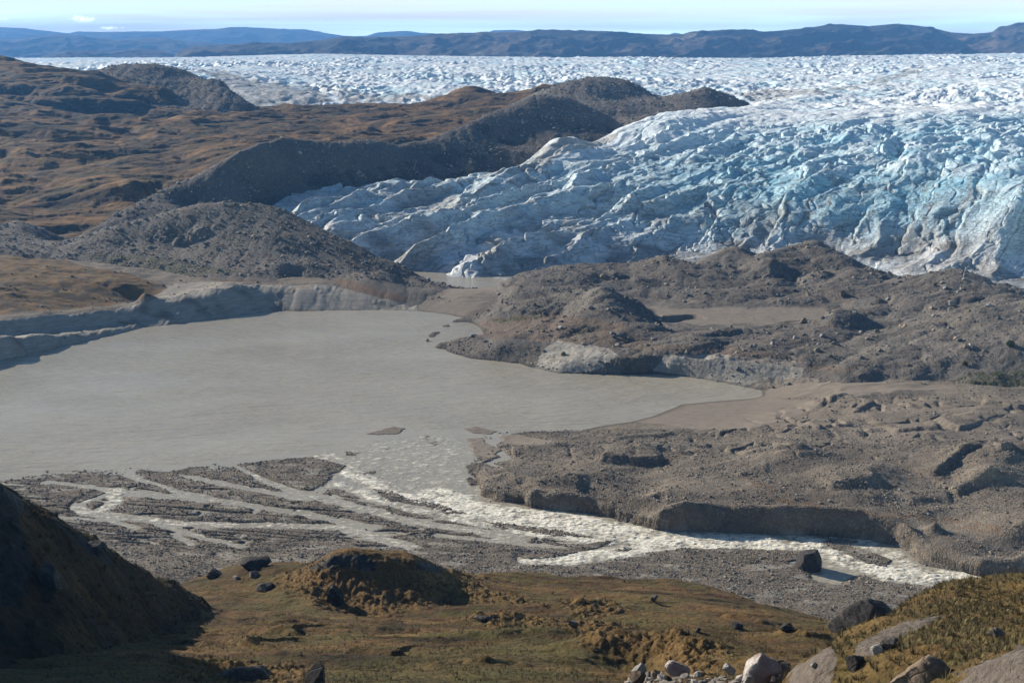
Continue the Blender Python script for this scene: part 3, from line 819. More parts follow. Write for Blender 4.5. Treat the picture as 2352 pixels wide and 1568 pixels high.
# right moraine between the lake and the glacier
crestC = [(1055, 727, 575), (1091, 703, 590), (1131, 673, 612), (1171, 653, 628), (1227, 626, 640), (1281, 611, 642), (1364, 601, 642), (1417, 601, 642), (1480, 592, 638), (1527, 588, 636), (1567, 599, 632), (1601, 601, 632),
          (1668, 569, 640), (1691, 568, 640), (1735, 584, 640), (1815, 563, 645), (1835, 559, 645), (1871, 552, 645), (1901, 566, 640), (1968, 596, 630), (2028, 623, 612),
          (2085, 633, 600), (2115, 638, 592), (2161, 623, 588), (2201, 618, 585), (2235, 626, 580), (2285, 653, 560), (2318, 663, 550), (2351, 680, 535), (2460, 690, 530)]
wC = L(crestC)
C_parts = [LZc(0, shore_head), wC, shift(wC, 18, dz=-7), shift(wC, 55, z=-8), shift(wC, 110, z=-14),
           L([(1317, 671, 545), (1350, 664, 540), (1384, 658, 537), (1410, 670, 535), (1440, 690, 532), (1467, 713, 530), (1520, 736, 525)]),
           shift(L([(1350, 664, 540), (1384, 658, 537), (1440, 690, 532)]), 22, dz=-7),
           PZ([(1500, 722, 5.5), (1560, 712, 5.5), (1700, 716, 5.2), (1850, 712, 5.5), (1600, 735, 5.2), (1760, 735, 5.3), (1870, 725, 5.6), (1540, 700, 6), (1440, 655, 8), (1300, 650, 9.5), (1240, 665, 8)]),
           PZ([(1130, 720, 5), (1200, 700, 8), (1280, 720, 7), (1200, 760, 6), (1100, 770, 4), (1060, 775, 3), (1300, 780, 7), (1420, 760, 9), (1480, 780, 7.5), (1560, 765, 8.5), (1640, 760, 8)]),
           L([(1568, 748, 512), (1660, 752, 508), (1735, 738, 508), (1801, 737, 506), (1850, 742, 500)]), shift(L([(1568, 748, 512), (1735, 738, 508), (1801, 737, 506)]), 16, dz=-3),
           L([(1870, 738, 505), (1901, 721, 505), (1928, 716, 503), (1960, 724, 500), (1990, 737, 497)]), shift(L([(1901, 721, 505), (1928, 716, 503), (1960, 724, 500)]), 20, dz=-5.5),
           L([(1980, 752, 492), (2051, 747, 488), (2135, 737, 482), (2235, 714, 478), (2300, 703, 476), (2351, 692, 474), (2460, 680, 470)]),
           shift(L([(2051, 747, 488), (2135, 737, 482), (2235, 714, 478), (2351, 692, 474)]), 20, dz=-4),
           # band of silt over the far shore
           LZ([(1144, 800, 4), (1240, 790, 5.5), (1290, 783, 6.5), (1400, 800, 6.5), (1568, 812, 7), (1735, 819, 7.5), (1851, 836, 7)]),
           LZ([(1300, 838, 2.4), (1400, 842, 2.6), (1568, 846, 2.6), (1700, 862, 2.4), (1800, 868, 2.6)]),
           PZ([(1700, 790, 8.5), (1900, 800, 10), (2000, 800, 11.5), (1950, 850, 8), (2100, 800, 13), (2200, 780, 15), (2300, 780, 16), (2352, 790, 16), (2100, 850, 9.5), (2250, 840, 10), (2352, 850, 10)]),
           LZ([(1860, 878, 3), (1935, 885, 4.4), (2068, 880, 5.4), (2185, 887, 5.8), (2352, 900, 6.2), (2460, 900, 7)]),
           shift(LZ([(1860, 878, 3), (1935, 885, 4.4), (2068, 880, 5.4), (2185, 887, 5.8), (2352, 900, 6.2), (2460, 900, 7)]), -25, dz=-7),
           shift(LZc(0, shore_head), -14, z=-2.5),
           LZc(-2.0, [(1040, 730), (1010, 742), (970, 770), (955, 790)]),
           PZ([(1180, 672, 9), (1450, 620, 10), (1600, 640, 9.5), (1600, 690, 6.6), (1700, 640, 10), (1800, 640, 11), (1800, 690, 6.8), (1900, 640, 13), (1950, 690, 8.5), (2050, 690, 11), (2150, 680, 12.5), (2250, 690, 14)]),
           L([(1700, 600, 622), (1745, 583, 622), (1775, 590, 620), (1820, 640, 600), (1850, 660, 590)]),
           WP([(60, 760, -14), (300, 760, -14), (-40, 640, -8), (-25, 560, -4), (-35, 500, -4), (-20, 440, -4), (330, 760, -14)]),
           LZc(-1.5, [(1035, 722), (1075, 690), (1110, 668), (1150, 655)])]
c_ = hill_field(cols(-0.09, 0.50, 820), rows((400, 520, 330), (520, 660, 330), (660, 760, 30)), C_parts, 0.007, 0.35, 20, 1.0, 0.25)
hk = billow(c_.X / 42 + .2 * fbm(c_.X / 20, c_.Y / 20, 2, 25), c_.Y / 34, 3, 23, .42)
c_.Z += sm(3.5, 7, c_.Z) * (4.2 * (hk - .5)) * sm(.5, 1, np.abs(c_.Z - 5.5)) + 0.12 * fbm(c_.X / 1.2, c_.Y / 1.2, 2, 28)
px, py = c_.pix()
c_.Z = cones(c_, [(1384, 655, 536, .66), (1690, 565, 641, .62), (1871, 549, 646, .64), (1768, 590, 614, .66), (1928, 714, 503, .5), (1735, 736, 507, .42), (2200, 616, 586, .45), (2085, 631, 600, .45), (1527, 586, 637, .42), (1284, 609, 642, .42), (2235, 712, 478, .40), (1180, 690, 590, .40), (1801, 735, 506, .42), (2010, 640, 604, .5), (1560, 752, 505, .4), (1330, 700, 535, .42), (1890, 622, 596, .5), (1640, 616, 610, .45), (2300, 735, 458, .4), (1700, 778, 480, .4)])
c_.Z += .25 * fbm(c_.X / 3, c_.Y / 3, 3, 31)
px, py = c_.pix()
bas = blur(1.0 * pm(c_, [(1500, 704), (1600, 709), (1750, 705), (1890, 703), (1908, 718), (1865, 733), (1760, 743), (1600, 745), (1512, 732)], 1.4), 4)
c_.Z = c_.Z * (1 - bas) + (5.5 + .18 * fbm(c_.X / 6, c_.Y / 9, 3, 36)) * bas
px, py = c_.pix()
c_.attrs['sand'] = .9 * bas + 0.8 * pm(c_, [(1690, 905), (1740, 870), (1880, 868), (1880, 890), (1760, 915)])
c_.attrs['silt'] = np.clip(0.9 * pm(c_, [(1225, 850), (1250, 800), (1285, 782), (1400, 800), (1420, 815), (1370, 850), (1290, 862)], .6) + 0.75 * pm(c_, [(1500, 850), (1530, 815), (1680, 815), (1860, 830), (1840, 868), (1720, 890), (1568, 866)]), 0, 1)
c_.attrs['rust'] = 0.4 * pm(c_, [(1090, 740), (1250, 715), (1420, 740), (1500, 790), (1700, 800), (1860, 830), (1960, 850), (1860, 850), (1640, 815), (1400, 795), (1200, 780), (1080, 770)], 1.5)
c_.attrs['moss'] = pm(c_, [(1130, 735), (1230, 722), (1235, 730), (1140, 742)]) + pm(c_, [(1280, 755), (1350, 760), (1340, 770)]) + pm(c_, [(2180, 880), (2230, 855), (2352, 850), (2352, 900), (2230, 910)]) + 0.0
c_.attrs['wet'] = 0.8 * sm(.8, .15, c_.Z)
c_.mesh('moraine_hill', till_brown, keep=c_.Z > -1.2)

# cone shaped moraine left of the lagoon
crestB = [(130, 560, 700), (180, 545, 690), (230, 527, 690), (290, 512, 692), (340, 500, 694), (400, 482, 696), (460, 468, 698), (520, 464, 700), (580, 468, 698), (640, 478, 694), (690, 500, 688),
          (740, 525, 680), (790, 548, 672), (840, 572, 662), (870, 592, 655), (905, 600, 650), (925, 612, 645), (960, 632, 638), (1000, 648, 630), (1050, 657, 622), (1088, 663, 616)]
wB = L(crestB)
wB0 = L([(-160, 530, 720), (-60, 520, 720), (0, 515, 720), (40, 508, 720), (75, 520, 720), (115, 545, 715)])
footB = [(0, 578, 17), (120, 590, 14), (200, 603, 12), (300, 617, 10.5), (400, 628, 9.5), (530, 648, 8.5), (600, 660, 7.5), (690, 664, 7), (780, 672, 5.5), (860, 690, 3), (920, 704, .8), (975, 712, -.3), (1040, 690, -.5), (1088, 668, -.8)]
B_parts = [wB, wB0, shift(wB, 22, dz=-8), shift(wB, 60, z=-8), shift(wB, 120, z=-14), shift(wB0, 25, dz=-9), shift(wB0, 60, z=0), shift(wB0, 120, z=-14), LZ(footB), shift(LZ(footB), -14, dz=-5), shift(LZ(footB), -60, z=-14),
           PT([(640, 600, 634), (760, 600, 640), (700, 640, 620), (560, 560, 655), (420, 560, 668), (850, 640, 622), (900, 650, 622), (300, 560, 672), (620, 540, 660)]),
           L([(600, 612, 626), (640, 600, 628), (700, 604, 630), (730, 625, 622)]), L([(770, 632, 618), (850, 622, 622), (900, 628, 622), (940, 655, 612)]),
           L([(580, 470, 697), (660, 530, 668), (700, 560, 655), (745, 600, 640)])]
b_ = hill_field(cols(-0.56, 0.0, 720), rows((520, 600, 60), (600, 700, 300), (700, 840, 40)), B_parts, 0.008, 0.4, 50, 1.0, 0.5)
px, py = b_.pix()
b_.Z = cones(b_, [(520, 461, 700, .55), (640, 601, 630, .5), (715, 602, 631, .45), (850, 622, 622, .45), (40, 507, 720, .5)])
b_.attrs['silt'] = 0.7 * pm(b_, [(540, 655), (760, 655), (900, 690), (960, 712), (700, 712), (540, 700)])
b_.attrs['moss'] = 0.9 * pm(b_, [(180, 580), (360, 590), (480, 612), (560, 625), (420, 632), (250, 615)]) * 1.0
b_.attrs['rust'] = 0.7 * pm(b_, [(480, 640), (700, 650), (800, 640), (950, 690), (900, 690), (780, 662), (600, 668)], 1.5)
b_.mesh('moraine_hill', till_brown, keep=b_.Z > -1.2)

# long lateral moraine in front of the tundra
crestA = [(205, 530, 735), (253, 497, 760), (317, 463, 785), (393, 430, 805), (467, 393, 830), (533, 357, 855), (567, 340, 868), (600, 328, 880), (650, 318, 900), (700, 320, 915), (784, 325, 930), (824, 320, 938), (867, 322, 945), (914, 332, 960),
          (984, 318, 985), (1051, 293, 1030), (1117, 263, 1075), (1167, 245, 1105), (1201, 228, 1130), (1234, 222, 1150), (1284, 222, 1160), (1311, 227, 1160), (1351, 245, 1155), (1401, 267, 1150), (1435, 292, 1140)]
wA = L(crestA)
iceedge = [(250, 545, 725), (400, 510, 735), (520, 500, 745), (625, 470, 850), (660, 450, 855), (700, 443, 862), (790, 432, 872), (900, 428, 885), (960, 422, 893), (1000, 425, 900), (1040, 415, 908), (1100, 405, 920), (1160, 392, 935), (1200, 375, 950), (1245, 343, 975), (1290, 326, 1000), (1340, 330, 1010), (1370, 322, 1030), (1400, 306, 1055), (1440, 292, 1090)]
wI = L(iceedge)
A_parts = [wA, shift(wA, 16, dz=-4), shift(wA, 80, dz=-26), shift(wA, 200, z=-10), shift(wI, -4, dz=-9), shift(wI, -20, dz=-16), shift(wI, -60, z=-8), shift(wI, -140, z=-16),
           PT([(700, 390, 890), (850, 390, 905), (1000, 370, 950), (1150, 330, 1030), (1300, 290, 1080), (560, 420, 842), (420, 470, 790), (1380, 300, 1095)]),
           WP([(-420, 640, -14), (-330, 620, -14), (-430, 760, -5)])]
a_ = hill_field(cols(-0.40, 0.13, 700), rows((640, 720, 30), (720, 960, 330), (960, 1180, 160), (1180, 1300, 20)), A_parts, 0.008, 0.8, 80, 1.3, 1.0)
px, py = a_.pix()
a_.attrs['wet'] = 0.7 * pm(a_, [(1060, 340), (1090, 280), (1120, 275), (1130, 330), (1200, 310), (1380, 285), (1430, 300), (1300, 330), (1150, 380), (1000, 425), (700, 440), (720, 400), (900, 380)], 2.2) * sm(-.1, .2, fbm(a_.X / 18, a_.Y / 18, 4, 66) + .12)
a_.mesh('moraine_ridge', till_grey, keep=a_.Z > -2)

# gravel hills in front of the ice field
crestD = [(1225, 215, 1380), (1277, 197, 1400), (1304, 187, 1400), (1351, 178, 1400), (1384, 177, 1400), (1427, 182, 1395), (1461, 193, 1385), (1494, 212, 1370), (1514, 223, 1360), (1530, 221, 1355),
          (1568, 213, 1350), (1601, 203, 1345), (1618, 198, 1345), (1635, 203, 1345), (1668, 215, 1345), (1695, 227, 1345), (1725, 239, 1345)]
wD = L(crestD)
D_parts = [wD, shift(wD, 40, dz=-14), shift(wD, 140, dz=-45), shift(wD, 260, dz=-80),
           PT([(1290, 230, 1290), (1360, 250, 1250), (1440, 285, 1180), (1470, 290, 1170), (1520, 275, 1210), (1580, 258, 1260), (1640, 250, 1290), (1725, 242, 1335)]),
           shift(PT([(1290, 230, 1290), (1360, 250, 1250), (1440, 285, 1180), (1470, 290, 1170), (1520, 275, 1210), (1580, 258, 1260), (1640, 250, 1290), (1725, 242, 1335)]), -60, dz=-30),
           L([(1460, 272, 1195), (1490, 259, 1200), (1525, 262, 1205)]), PT([(1420, 230, 1330), (1530, 245, 1290), (1620, 230, 1310)]),
           WP([(20, 1050, -20), (160, 1100, -10), (280, 1200, 5), (330, 1350, 10), (20, 1500, -10)])]
d_ = hill_field(cols(0.0, 0.24, 300), rows((1060, 1170, 20), (1170, 1400, 190), (1400, 1600, 30)), D_parts, 0.006, 1.0, 110, 1.6, 1.2)
d_.mesh('moraine_hill', till_brown, keep=d_.Z > 0)

crestE = [(150, 182, 1480), (200, 166, 1490), (253, 153, 1500), (300, 148, 1500), (353, 146, 1500), (400, 155, 1495), (433, 163, 1490), (467, 180, 1475), (520, 193, 1450), (540, 213, 1420), (575, 236, 1390), (592, 246, 1370)]
wE = L(crestE)
E_parts = [wE, shift(wE, 40, dz=-12), shift(wE, 150, dz=-45), shift(wE, 300, dz=-90),
           PT([(250, 230, 1370), (330, 240, 1330), (430, 264, 1300), (500, 258, 1320), (590, 248, 1365)]), shift(PT([(250, 230, 1370), (330, 240, 1330), (430, 264, 1300), (500, 258, 1320), (590, 248, 1365)]), -70, dz=-35),
           L([(400, 156, 1495), (440, 200, 1420), (430, 240, 1350)]), WP([(-620, 1250, 0), (-200, 1250, 0), (-180, 1500, 0), (-620, 1700, 10)])]
e_ = hill_field(cols(-0.46, -0.18, 300), rows((1220, 1300, 15), (1300, 1520, 170), (1520, 1750, 25)), E_parts, 0.006, 1.0, 130, 1.8, 1.6)
e_.mesh('moraine_hill', till_grey, keep=e_.Z > 10)

# ---------------------------------------------------------------- brown tundra behind the moraine
wS = L([(-260, 130, 1520), (-100, 131, 1510), (0, 132, 1500), (40, 137, 1500), (80, 145, 1500), (130, 158, 1495), (190, 166, 1485), (240, 174, 1475), (330, 198, 1440), (400, 227, 1390), (430, 255, 1340)])
edgeT = L([(575, 246, 1400), (640, 244, 1440), (700, 245, 1460), (780, 244, 1470), (860, 243, 1470), (920, 239, 1480), (980, 230, 1490), (1020, 222, 1490), (1045, 213, 1490), (1070, 205, 1490), (1090, 203, 1490), (1115, 206, 1490), (1140, 216, 1490), (1200, 208, 1490), (1260, 198, 1480), (1300, 195, 1470), (1360, 200, 1460)])
T_parts = [wS, shift(wS, 60, dz=-8), shift(wS, 300, dz=-70), edgeT, shift(edgeT, 60, dz=-12), shift(edgeT, 260, dz=-60),
           PT([(0, 560, 742), (60, 550, 750), (120, 545, 765), (190, 540, 770), (250, 515, 790), (0, 480, 850), (0, 400, 950), (0, 330, 1050), (200, 400, 940), (300, 430, 885), (420, 360, 990), (0, 265, 1200), (100, 262, 1225), (200, 266, 1250), (300, 268, 1270), (420, 266, 1285),
               (500, 262, 1310), (560, 300, 1130), (700, 300, 1130), (800, 290, 1190), (900, 322, 1090), (950, 328, 1080), (1000, 262, 1340), (1100, 245, 1380), (1180, 235, 1400), (700, 262, 1360), (850, 268, 1330), (560, 270, 1290), (-160, 400, 950), (-160, 560, 745),
               (300, 340, 1050), (650, 310, 1090), (480, 400, 930), (350, 470, 850)]),
           shift(wA, 90, dz=-13), shift(wA, 45, dz=-14), shift(wA, 10, dz=-24), shift(wI, 0, dz=-25), shift(wI, -70, z=-20),
           WP([(-450, 640, -6), (-320, 650, -10), (-330, 720, -2), (250, 1560, 10), (220, 1400, 30), (-800, 1900, 20), (140, 1160, 20)])]
t_ = Field(cols(-0.56, 0.12, 900), rows((640, 730, 20), (730, 1000, 260), (1000, 1300, 330), (1300, 1520, 240), (1520, 1800, 40)), RBF(T_parts, 0.012))
rough = 1 + 0.0 * t_.Z
w = 0.45 * fbm(t_.X / 90, t_.Y / 90, 3, 150)
hum = billow(t_.X / 150 + w, t_.Y / 95 + w, 4, 140, .42)
t_.Z += sm(740, 860, t_.Y) * (12.0 * (hum - .42) + 1.3 * (ridged(t_.X / 40, t_.Y / 18, 4, 144) - .3) + .5 * fbm(t_.X / 5, t_.Y / 4, 4, 146))
px, py = t_.pix()
gx_, gy_ = np.gradient(t_.Z)[1] / np.gradient(t_.X)[1], np.gradient(t_.Z)[0] / np.gradient(t_.Y)[0]
steep = np.hypot(gx_, gy_)
t_.attrs['rock'] = np.clip(sm(.30, .75, steep) * .55 + .25 * sm(.05, .3, fbm(t_.X / 60, t_.Y / 40, 4, 160)) + 0.5 * pm(t_, [(-300, 140), (0, 160), (150, 190), (300, 215), (430, 262), (200, 262), (-300, 258)], 2), 0, 1) * 0.75
t_.mesh('tundra_hills', mat_tundra('tundra'), keep=t_.Z > -2)

# ---------------------------------------------------------------- glacier
wIe = L(iceedge[3:])
wIe2 = L([(1440, 292, 1090), (1500, 275, 1150), (1560, 262, 1190), (1640, 250, 1240), (1720, 238, 1310), (1790, 226, 1420), (1850, 216, 1500), (1900, 205, 1580), (1990, 194, 1720), (2050, 175, 2000), (2100, 156, 2300)])
I_parts = [wIe, wIe2, shift(wIe, 30, dz=-8), shift(wIe, 90, dz=-30),
           LZc(-1, [(930, 628), (960, 636), (1050, 640), (1150, 643), (1190, 648)]), WP([(-135, 735, 0), (-118, 710, 0), (-95, 690, -1), (-78, 668, -1), (-180, 790, -4), (-210, 840, -8), (-230, 900, -8), (-220, 960, -8)]),
           L([(1220, 640, 668), (1300, 625, 676), (1400, 618, 684), (1570, 615, 690), (1700, 612, 694), (1900, 614, 690), (2000, 628, 676), (2100, 640, 658), (2200, 652, 640), (2290, 657, 630), (2352, 650, 640), (2480, 640, 650)]),
           L([(640, 500, 800), (720, 522, 765), (800, 552, 730), (870, 575, 705), (930, 590, 690), (1000, 602, 678), (1050, 600, 675), (1110, 606, 672), (1180, 596, 682)]),
           PT([(800, 500, 775), (900, 480, 810), (900, 540, 735), (1000, 560, 705), (1000, 500, 770), (1000, 455, 845), (1150, 560, 702), (1150, 500, 765), (1150, 440, 850), (1300, 560, 715), (1300, 500, 762), (1300, 420, 855), (1300, 370, 930), (1420, 350, 985),
               (1500, 560, 725), (1500, 500, 762), (1500, 440, 815), (1500, 400, 858), (1500, 330, 985), (1700, 560, 728), (1700, 500, 752), (1700, 420, 815), (1700, 350, 925), (1700, 290, 1080), (1900, 560, 722), (1900, 500, 738), (1900, 420, 775), (1900, 350, 878), (1900, 280, 1060), (1900, 240, 1300),
               (2100, 580, 700), (2100, 500, 725), (2100, 420, 765), (2100, 340, 860), (2100, 260, 1100), (2250, 600, 672), (2250, 500, 705), (2250, 420, 738), (2250, 340, 830), (2352, 600, 668), (2352, 450, 705), (2352, 380, 755), (2352, 300, 930), (2352, 230, 1230), (2480, 500, 700), (2480, 380, 760), (2480, 240, 1250),
               (2200, 230, 1300), (2352, 190, 1500), (2100, 200, 1600), (2200, 170, 1950), (2352, 150, 2300), (2480, 150, 2300), (2000, 215, 1480), (1800, 255, 1230)]),
           # ice field behind
           L([(1760, 226, 1620), (1700, 226, 1600), (1620, 218, 1640), (1500, 222, 1560), (1400, 215, 1600), (1300, 212, 1620), (1200, 222, 1600), (1050, 225, 1600), (920, 236, 1580), (840, 240, 1570), (780, 244, 1560), (700, 244, 1540), (600, 243, 1520), (560, 226, 1560), (500, 190, 1720), (440, 168, 1900), (340, 158, 2150), (240, 160, 2250), (150, 155, 2500), (80, 150, 2700), (-100, 150, 2700)]),
           PT([(1900, 190, 1950), (1750, 205, 1850), (1850, 175, 2250), (1600, 190, 1950), (1400, 185, 2000), (1200, 185, 2000), (1000, 185, 2000), (800, 185, 2050), (650, 200, 1850), (600, 170, 2200), (1800, 160, 2600), (1500, 160, 2600), (1200, 160, 2600), (900, 155, 2700), (600, 150, 2800), (400, 147, 3000), (200, 150, 2800)]),
           L([(-150, 146, 4400), (100, 146, 4400), (300, 140, 4500), (440, 134, 4600), (600, 128, 4700), (700, 126, 4700), (900, 127, 4700), (1100, 131, 4700), (1300, 134, 4700), (1568, 137, 4700), (1800, 136, 4700), (2000, 134, 4700), (2150, 130, 4500), (2300, 126, 4200), (2500, 124, 4000)]),
           WP([(-3200, 6800, 70), (0, 6800, 70), (3200, 6800, 70), (-1500, 3000, 80), (-800, 1700, 20), (-480, 1450, 0), (-250, 1380, 10), (0, 1380, 5), (120, 1350, 5), (200, 1450, 20), (-330, 760, -12), (-230, 690, -12), (-60, 640, -10), (50, 640, -10), (200, 650, -14), (350, 600, -14), (80, 1220, 15), (-100, 1150, 0)])]
ii = Field(cols(-0.52, 0.52, 1350), rows((600, 640, 8), (640, 800, 420), (800, 1200, 400), (1200, 2200, 420), (2200, 4800, 330), (4800, 6800, 12)), RBF(I_parts, 0.012))
Z0 = ii.Z.copy()
px, py = ii.pix()
front = sm(1180, 860, ii.Y + 0.0 * ii.X)                      # 1 on the steep snout
ser = sm(690, 740, ii.Y) * sm(1150, 950, ii.Y) * sm(0.05, .2, ii.S)
back = sm(900, 1400, ii.Y)
ca, sa = math.cos(R(50)), math.sin(R(50))
wv = 9 * fbm(ii.X / 60, ii.Y / 60, 3, 200)
U = ii.X * ca + ii.Y * sa + wv
V = -ii.X * sa + ii.Y * ca + wv + 5 * fbm(ii.X / 22, ii.Y / 22, 3, 203)
fold = ridged(U / 150, V / 40, 3, 210, .42)
foldf = ridged(U / 46, V / 13, 3, 214, .5)
hump = billow(U / 95, V / 42, 3, 220, .38)
humpb = billow(ii.X / 31 + wv * .02, ii.Y / 44, 4, 224, .5)
spike = ridged(ii.X / 26 + wv * .03, ii.Y / 24, 3, 228, .5)
edge = sm(0, 8, Z0 + 2)
stp = 1 - .5 * sm(0.03, .12, ii.S) * sm(790, 740, ii.Y)
dz = front * stp * (1 - ser * .6) * (11.0 * (fold - .30) + 1.7 * (foldf - .3)) + ser * (4.2 * (hump - .4) + 1.4 * (spike - .35)) + (1 - front) * (1 - back) * 4.5 * (hump - .4) + back * (.55 + .9 * sm(-.3, .35, fbm(ii.X / 260, ii.Y / 420, 3, 233))) * (7.0 * (humpb - .45) + 3.2 * (ridged(ii.X / 30, ii.Y / 42, 3, 230) - .35) + 3 * sm(1900, 1300, ii.Y) * (hump - .4))
q0 = fbm(ii.X / 28, ii.Y / 28, 4, 257)
wq = .35 * fbm(ii.X / 14, ii.Y / 14, 3, 270)
_, gp1, o1x, o1y, r1 = worley(U / 130 + wq, V / 24 + wq, 5)
dz1 = 5.5 * (r1[0] - .5) + 9 * (o1x * (r1[1] - .5)) + 8 * o1y * (.25 + r1[2]) 
cr1 = sm(.10, .0, gp1)
_, gp2, o2x, o2y, r2 = worley(ii.X / 13 + wq, ii.Y / 12 + wq, 9)
dz2 = 2.2 * (r2[0] - .5) + 4.0 * o2x * (r2[1] - .3) + 3.2 * o2y * (r2[2] - .2)
cr2 = sm(.10, .0, gp2)
brk = np.clip(.50 * front + .25 * ser, 0, .8) * stp
dz += brk * (dz1 - 3.2 * cr1) + (ser * .38 + .05 * front * stp + .25 * back * sm(2600, 1500, ii.Y)) * (dz2 - 1.6 * cr2)
margin = blur(1.0 * inpoly(px + 20 * q0, py + 7 * q0, [(450, 160), (520, 168), (600, 192), (700, 200), (780, 215), (840, 215), (920, 225), (920, 240), (820, 238), (740, 232), (700, 248), (590, 248), (530, 215)]), 5)
dz *= 1 - .6 * margin
dz += back * 7 * fbm(ii.X / 420, ii.Y / 520, 3, 240)
dz += 0.45 * fbm(ii.X / 6, ii.Y / 6, 3, 236) + (1 - back) * .15 * fbm(ii.X / 1.7, ii.Y / 1.7, 2, 238)
snow = sm(0.02, .3, fbm(ii.X / 120, ii.Y / 90, 3, 260) + .15)
farfade = 1 - 0.45 * sm(3800, 4700, ii.Y)
ii.Z = Z0 + dz * (0.35 + 0.65 * edge) * farfade
# a cavity-seeking measure: how far below its surroundings the ice lies
cav = blur(dz, 12) - dz
blue = np.clip(.42 * sm(-.5, 3.5, cav) + ser * (.30 + .38 * sm(-.25, .4, fbm(ii.X / 40, ii.Y / 22, 4, 250))) + .06 * (1 - front) * (1 - back) + .14 * back + .34 * back * sm(-.1, .3, fbm(ii.X / 90, ii.Y / 140, 4, 252)) + .40 * front * sm(6, 22, ii.Z) * sm(52, 34, ii.Z) + .12 * front, 0, 1)
px, py = ii.pix()
q1 = fbm(ii.X / 30, ii.Y / 30, 4, 255)
dirt = np.zeros(ii.Z.shape)
def dpoly(poly, v, amp=1.5):
    global dirt
    n1 = 22 * amp * fbm(ii.X / 28, ii.Y / 28, 4, 257)
    dirt = np.maximum(dirt, v * inpoly(px + n1, py + n1 * .35, poly))
dpoly([(1225, 370), (1245, 338), (1290, 320), (1400, 312), (1440, 300), (1390, 330), (1300, 352), (1240, 385), (1100, 415), (1040, 420), (1150, 392)], .85)
dpoly([(640, 470), (700, 440), (800, 430), (960, 418), (1040, 440), (1000, 470), (880, 455), (760, 465), (660, 480)], .55)
dpoly([(930, 430), (1010, 430), (1080, 470), (1010, 490), (940, 470)], .8)
dpoly([(470, 165), (520, 170), (600, 195), (700, 205), (760, 222), (700, 245), (590, 245), (540, 212)], .8)
dpoly([(690, 200), (760, 195), (840, 215), (920, 222), (920, 236), (860, 232), (760, 215)], .5)
dpoly([(870, 205), (900, 215), (980, 218), (1030, 222), (920, 232)], .8)
dpoly([(1690, 210), (1760, 205), (1860, 205), (1990, 196), (1960, 204), (1850, 218), (1760, 232), (1730, 238)], .75)
dpoly([(1990, 190), (2060, 170), (2110, 153), (2125, 158), (2080, 176), (2010, 196)], .75)
dpoly([(850, 572), (960, 545), (1080, 560), (1000, 585), (900, 600)], .3)
dirt = np.maximum(dirt, .95 * margin * sm(-.35, .1, fbm(ii.X / 22, ii.Y / 60, 4, 262)))
low = sm(26, 2, ii.Z) * front
dirt = np.maximum(dirt, .7 * low * sm(-.3, .2, q1) + front * sm(52, 20, ii.Z) * (.25 + .28 * sm(-.1, .35, q1)))
dirt = np.maximum(dirt, front * .35 * sm(0.6, 3.0, cav))
dirt = np.maximum(dirt, sm(56, 34, ii.Z) * np.clip(front + .1 * ser, 0, 1) * np.maximum(.85 * cr1 * (q1 > -.12), .7 * cr2 * (q1 > .08)))
lines = np.abs(perlin(U / 170 + .15 * q1, V / 13 + .5 * q1, 266)); lines2 = np.abs(perlin(U / 90 + .1 * q1, V / 6 + .4 * q1, 267))
dirt = np.maximum(dirt, sm(58, 34, ii.Z) * np.clip(front + .25 * ser, 0, 1) * np.maximum(.9 * sm(.05, .012, lines), .6 * sm(.06, .02, lines2) * (q1 > 0)))
dirt = np.maximum(dirt, .75 * sm(.12, .22, ii.S) * sm(30, 8, ii.Z) * front * sm(-.5, .1, q1))
ii.attrs['dirt'] = np.clip(dirt, 0, 1)
ii.attrs['blue'] = blue * (1 - .6 * np.clip(dirt, 0, 1))
ii.attrs['bands'] = np.clip(front * .7 * sm(60, 36, ii.Z) + .15 * ser + .05 + .08 * (1 - back), 0, 1)
ii.mesh('glacier', mat_ice(), keep=ii.Z > -1.5)

# ---------------------------------------------------------------- far hills
def mat_far(name):
    m = M(name)
    n1 = m.noise(0.0016, 6, 0.6, m.vec((1, 1, 2.5)))
    n2 = m.noise(0.012, 6, 0.7, m.vec((1, 1, 2.5)))
    col = m.ramp(m.math('ADD', m.math('MULTIPLY', n1, .55), m.math('MULTIPLY', n2, .45)),
                 [(.38, (.012, .012, .013)), (.49, (.040, .034, .03)), (.56, (.09, .068, .05)), (.64, (.24, .20, .16))])
    return m.done(col, .95, m.bump(n2, .8, 14))
mfar = mat_far('far fells')
def far_hills(name, crest, Y, front, base_py, seed, rough, n=520, sw=(-.56, .56)):
    c = np.array(crest, float)
    sc, zc = [], []
    for p in c:
        x, y, z = at(p[0], p[1], Y)
        sc.append(x / y); zc.append(z)
    s = np.linspace(sw[0], sw[1], n)
    zcr = np.interp(s, sc, zc) + rough * .10 * fbm(s * 120, s * 0, 4, seed)
    y = np.concatenate([np.linspace(Y - front, Y, 120, endpoint=False), np.linspace(Y, Y + front, 30)])
    S, YY = np.meshgrid(s, y)
    X = S * YY
    t = np.abs(YY - Y) / front
    zb = -20
    prof = 1 - t ** 1.25
    Z = zb + (zcr[None, :] * (1 + 0 * YY) - zb) * prof
    rel = ridged(X / (front * .35), YY / (front * .22), 5, seed + 2, .5) - .35
    Z += rough * rel * np.sin(np.pi * np.clip(t, 0, 1)) ** .7 * (zcr[None, :] * .22 + 25)
    Z += rough * 5 * fbm(X / 90, YY / 90, 4, seed + 8) * sm(0, .03, t)
    f = Field.__new__(Field)
    f.s, f.y, f.Z, f.S, f.Y, f.X, f.attrs = s, y, Z, S, YY, X, {}
    return f.mesh(name, mfar)
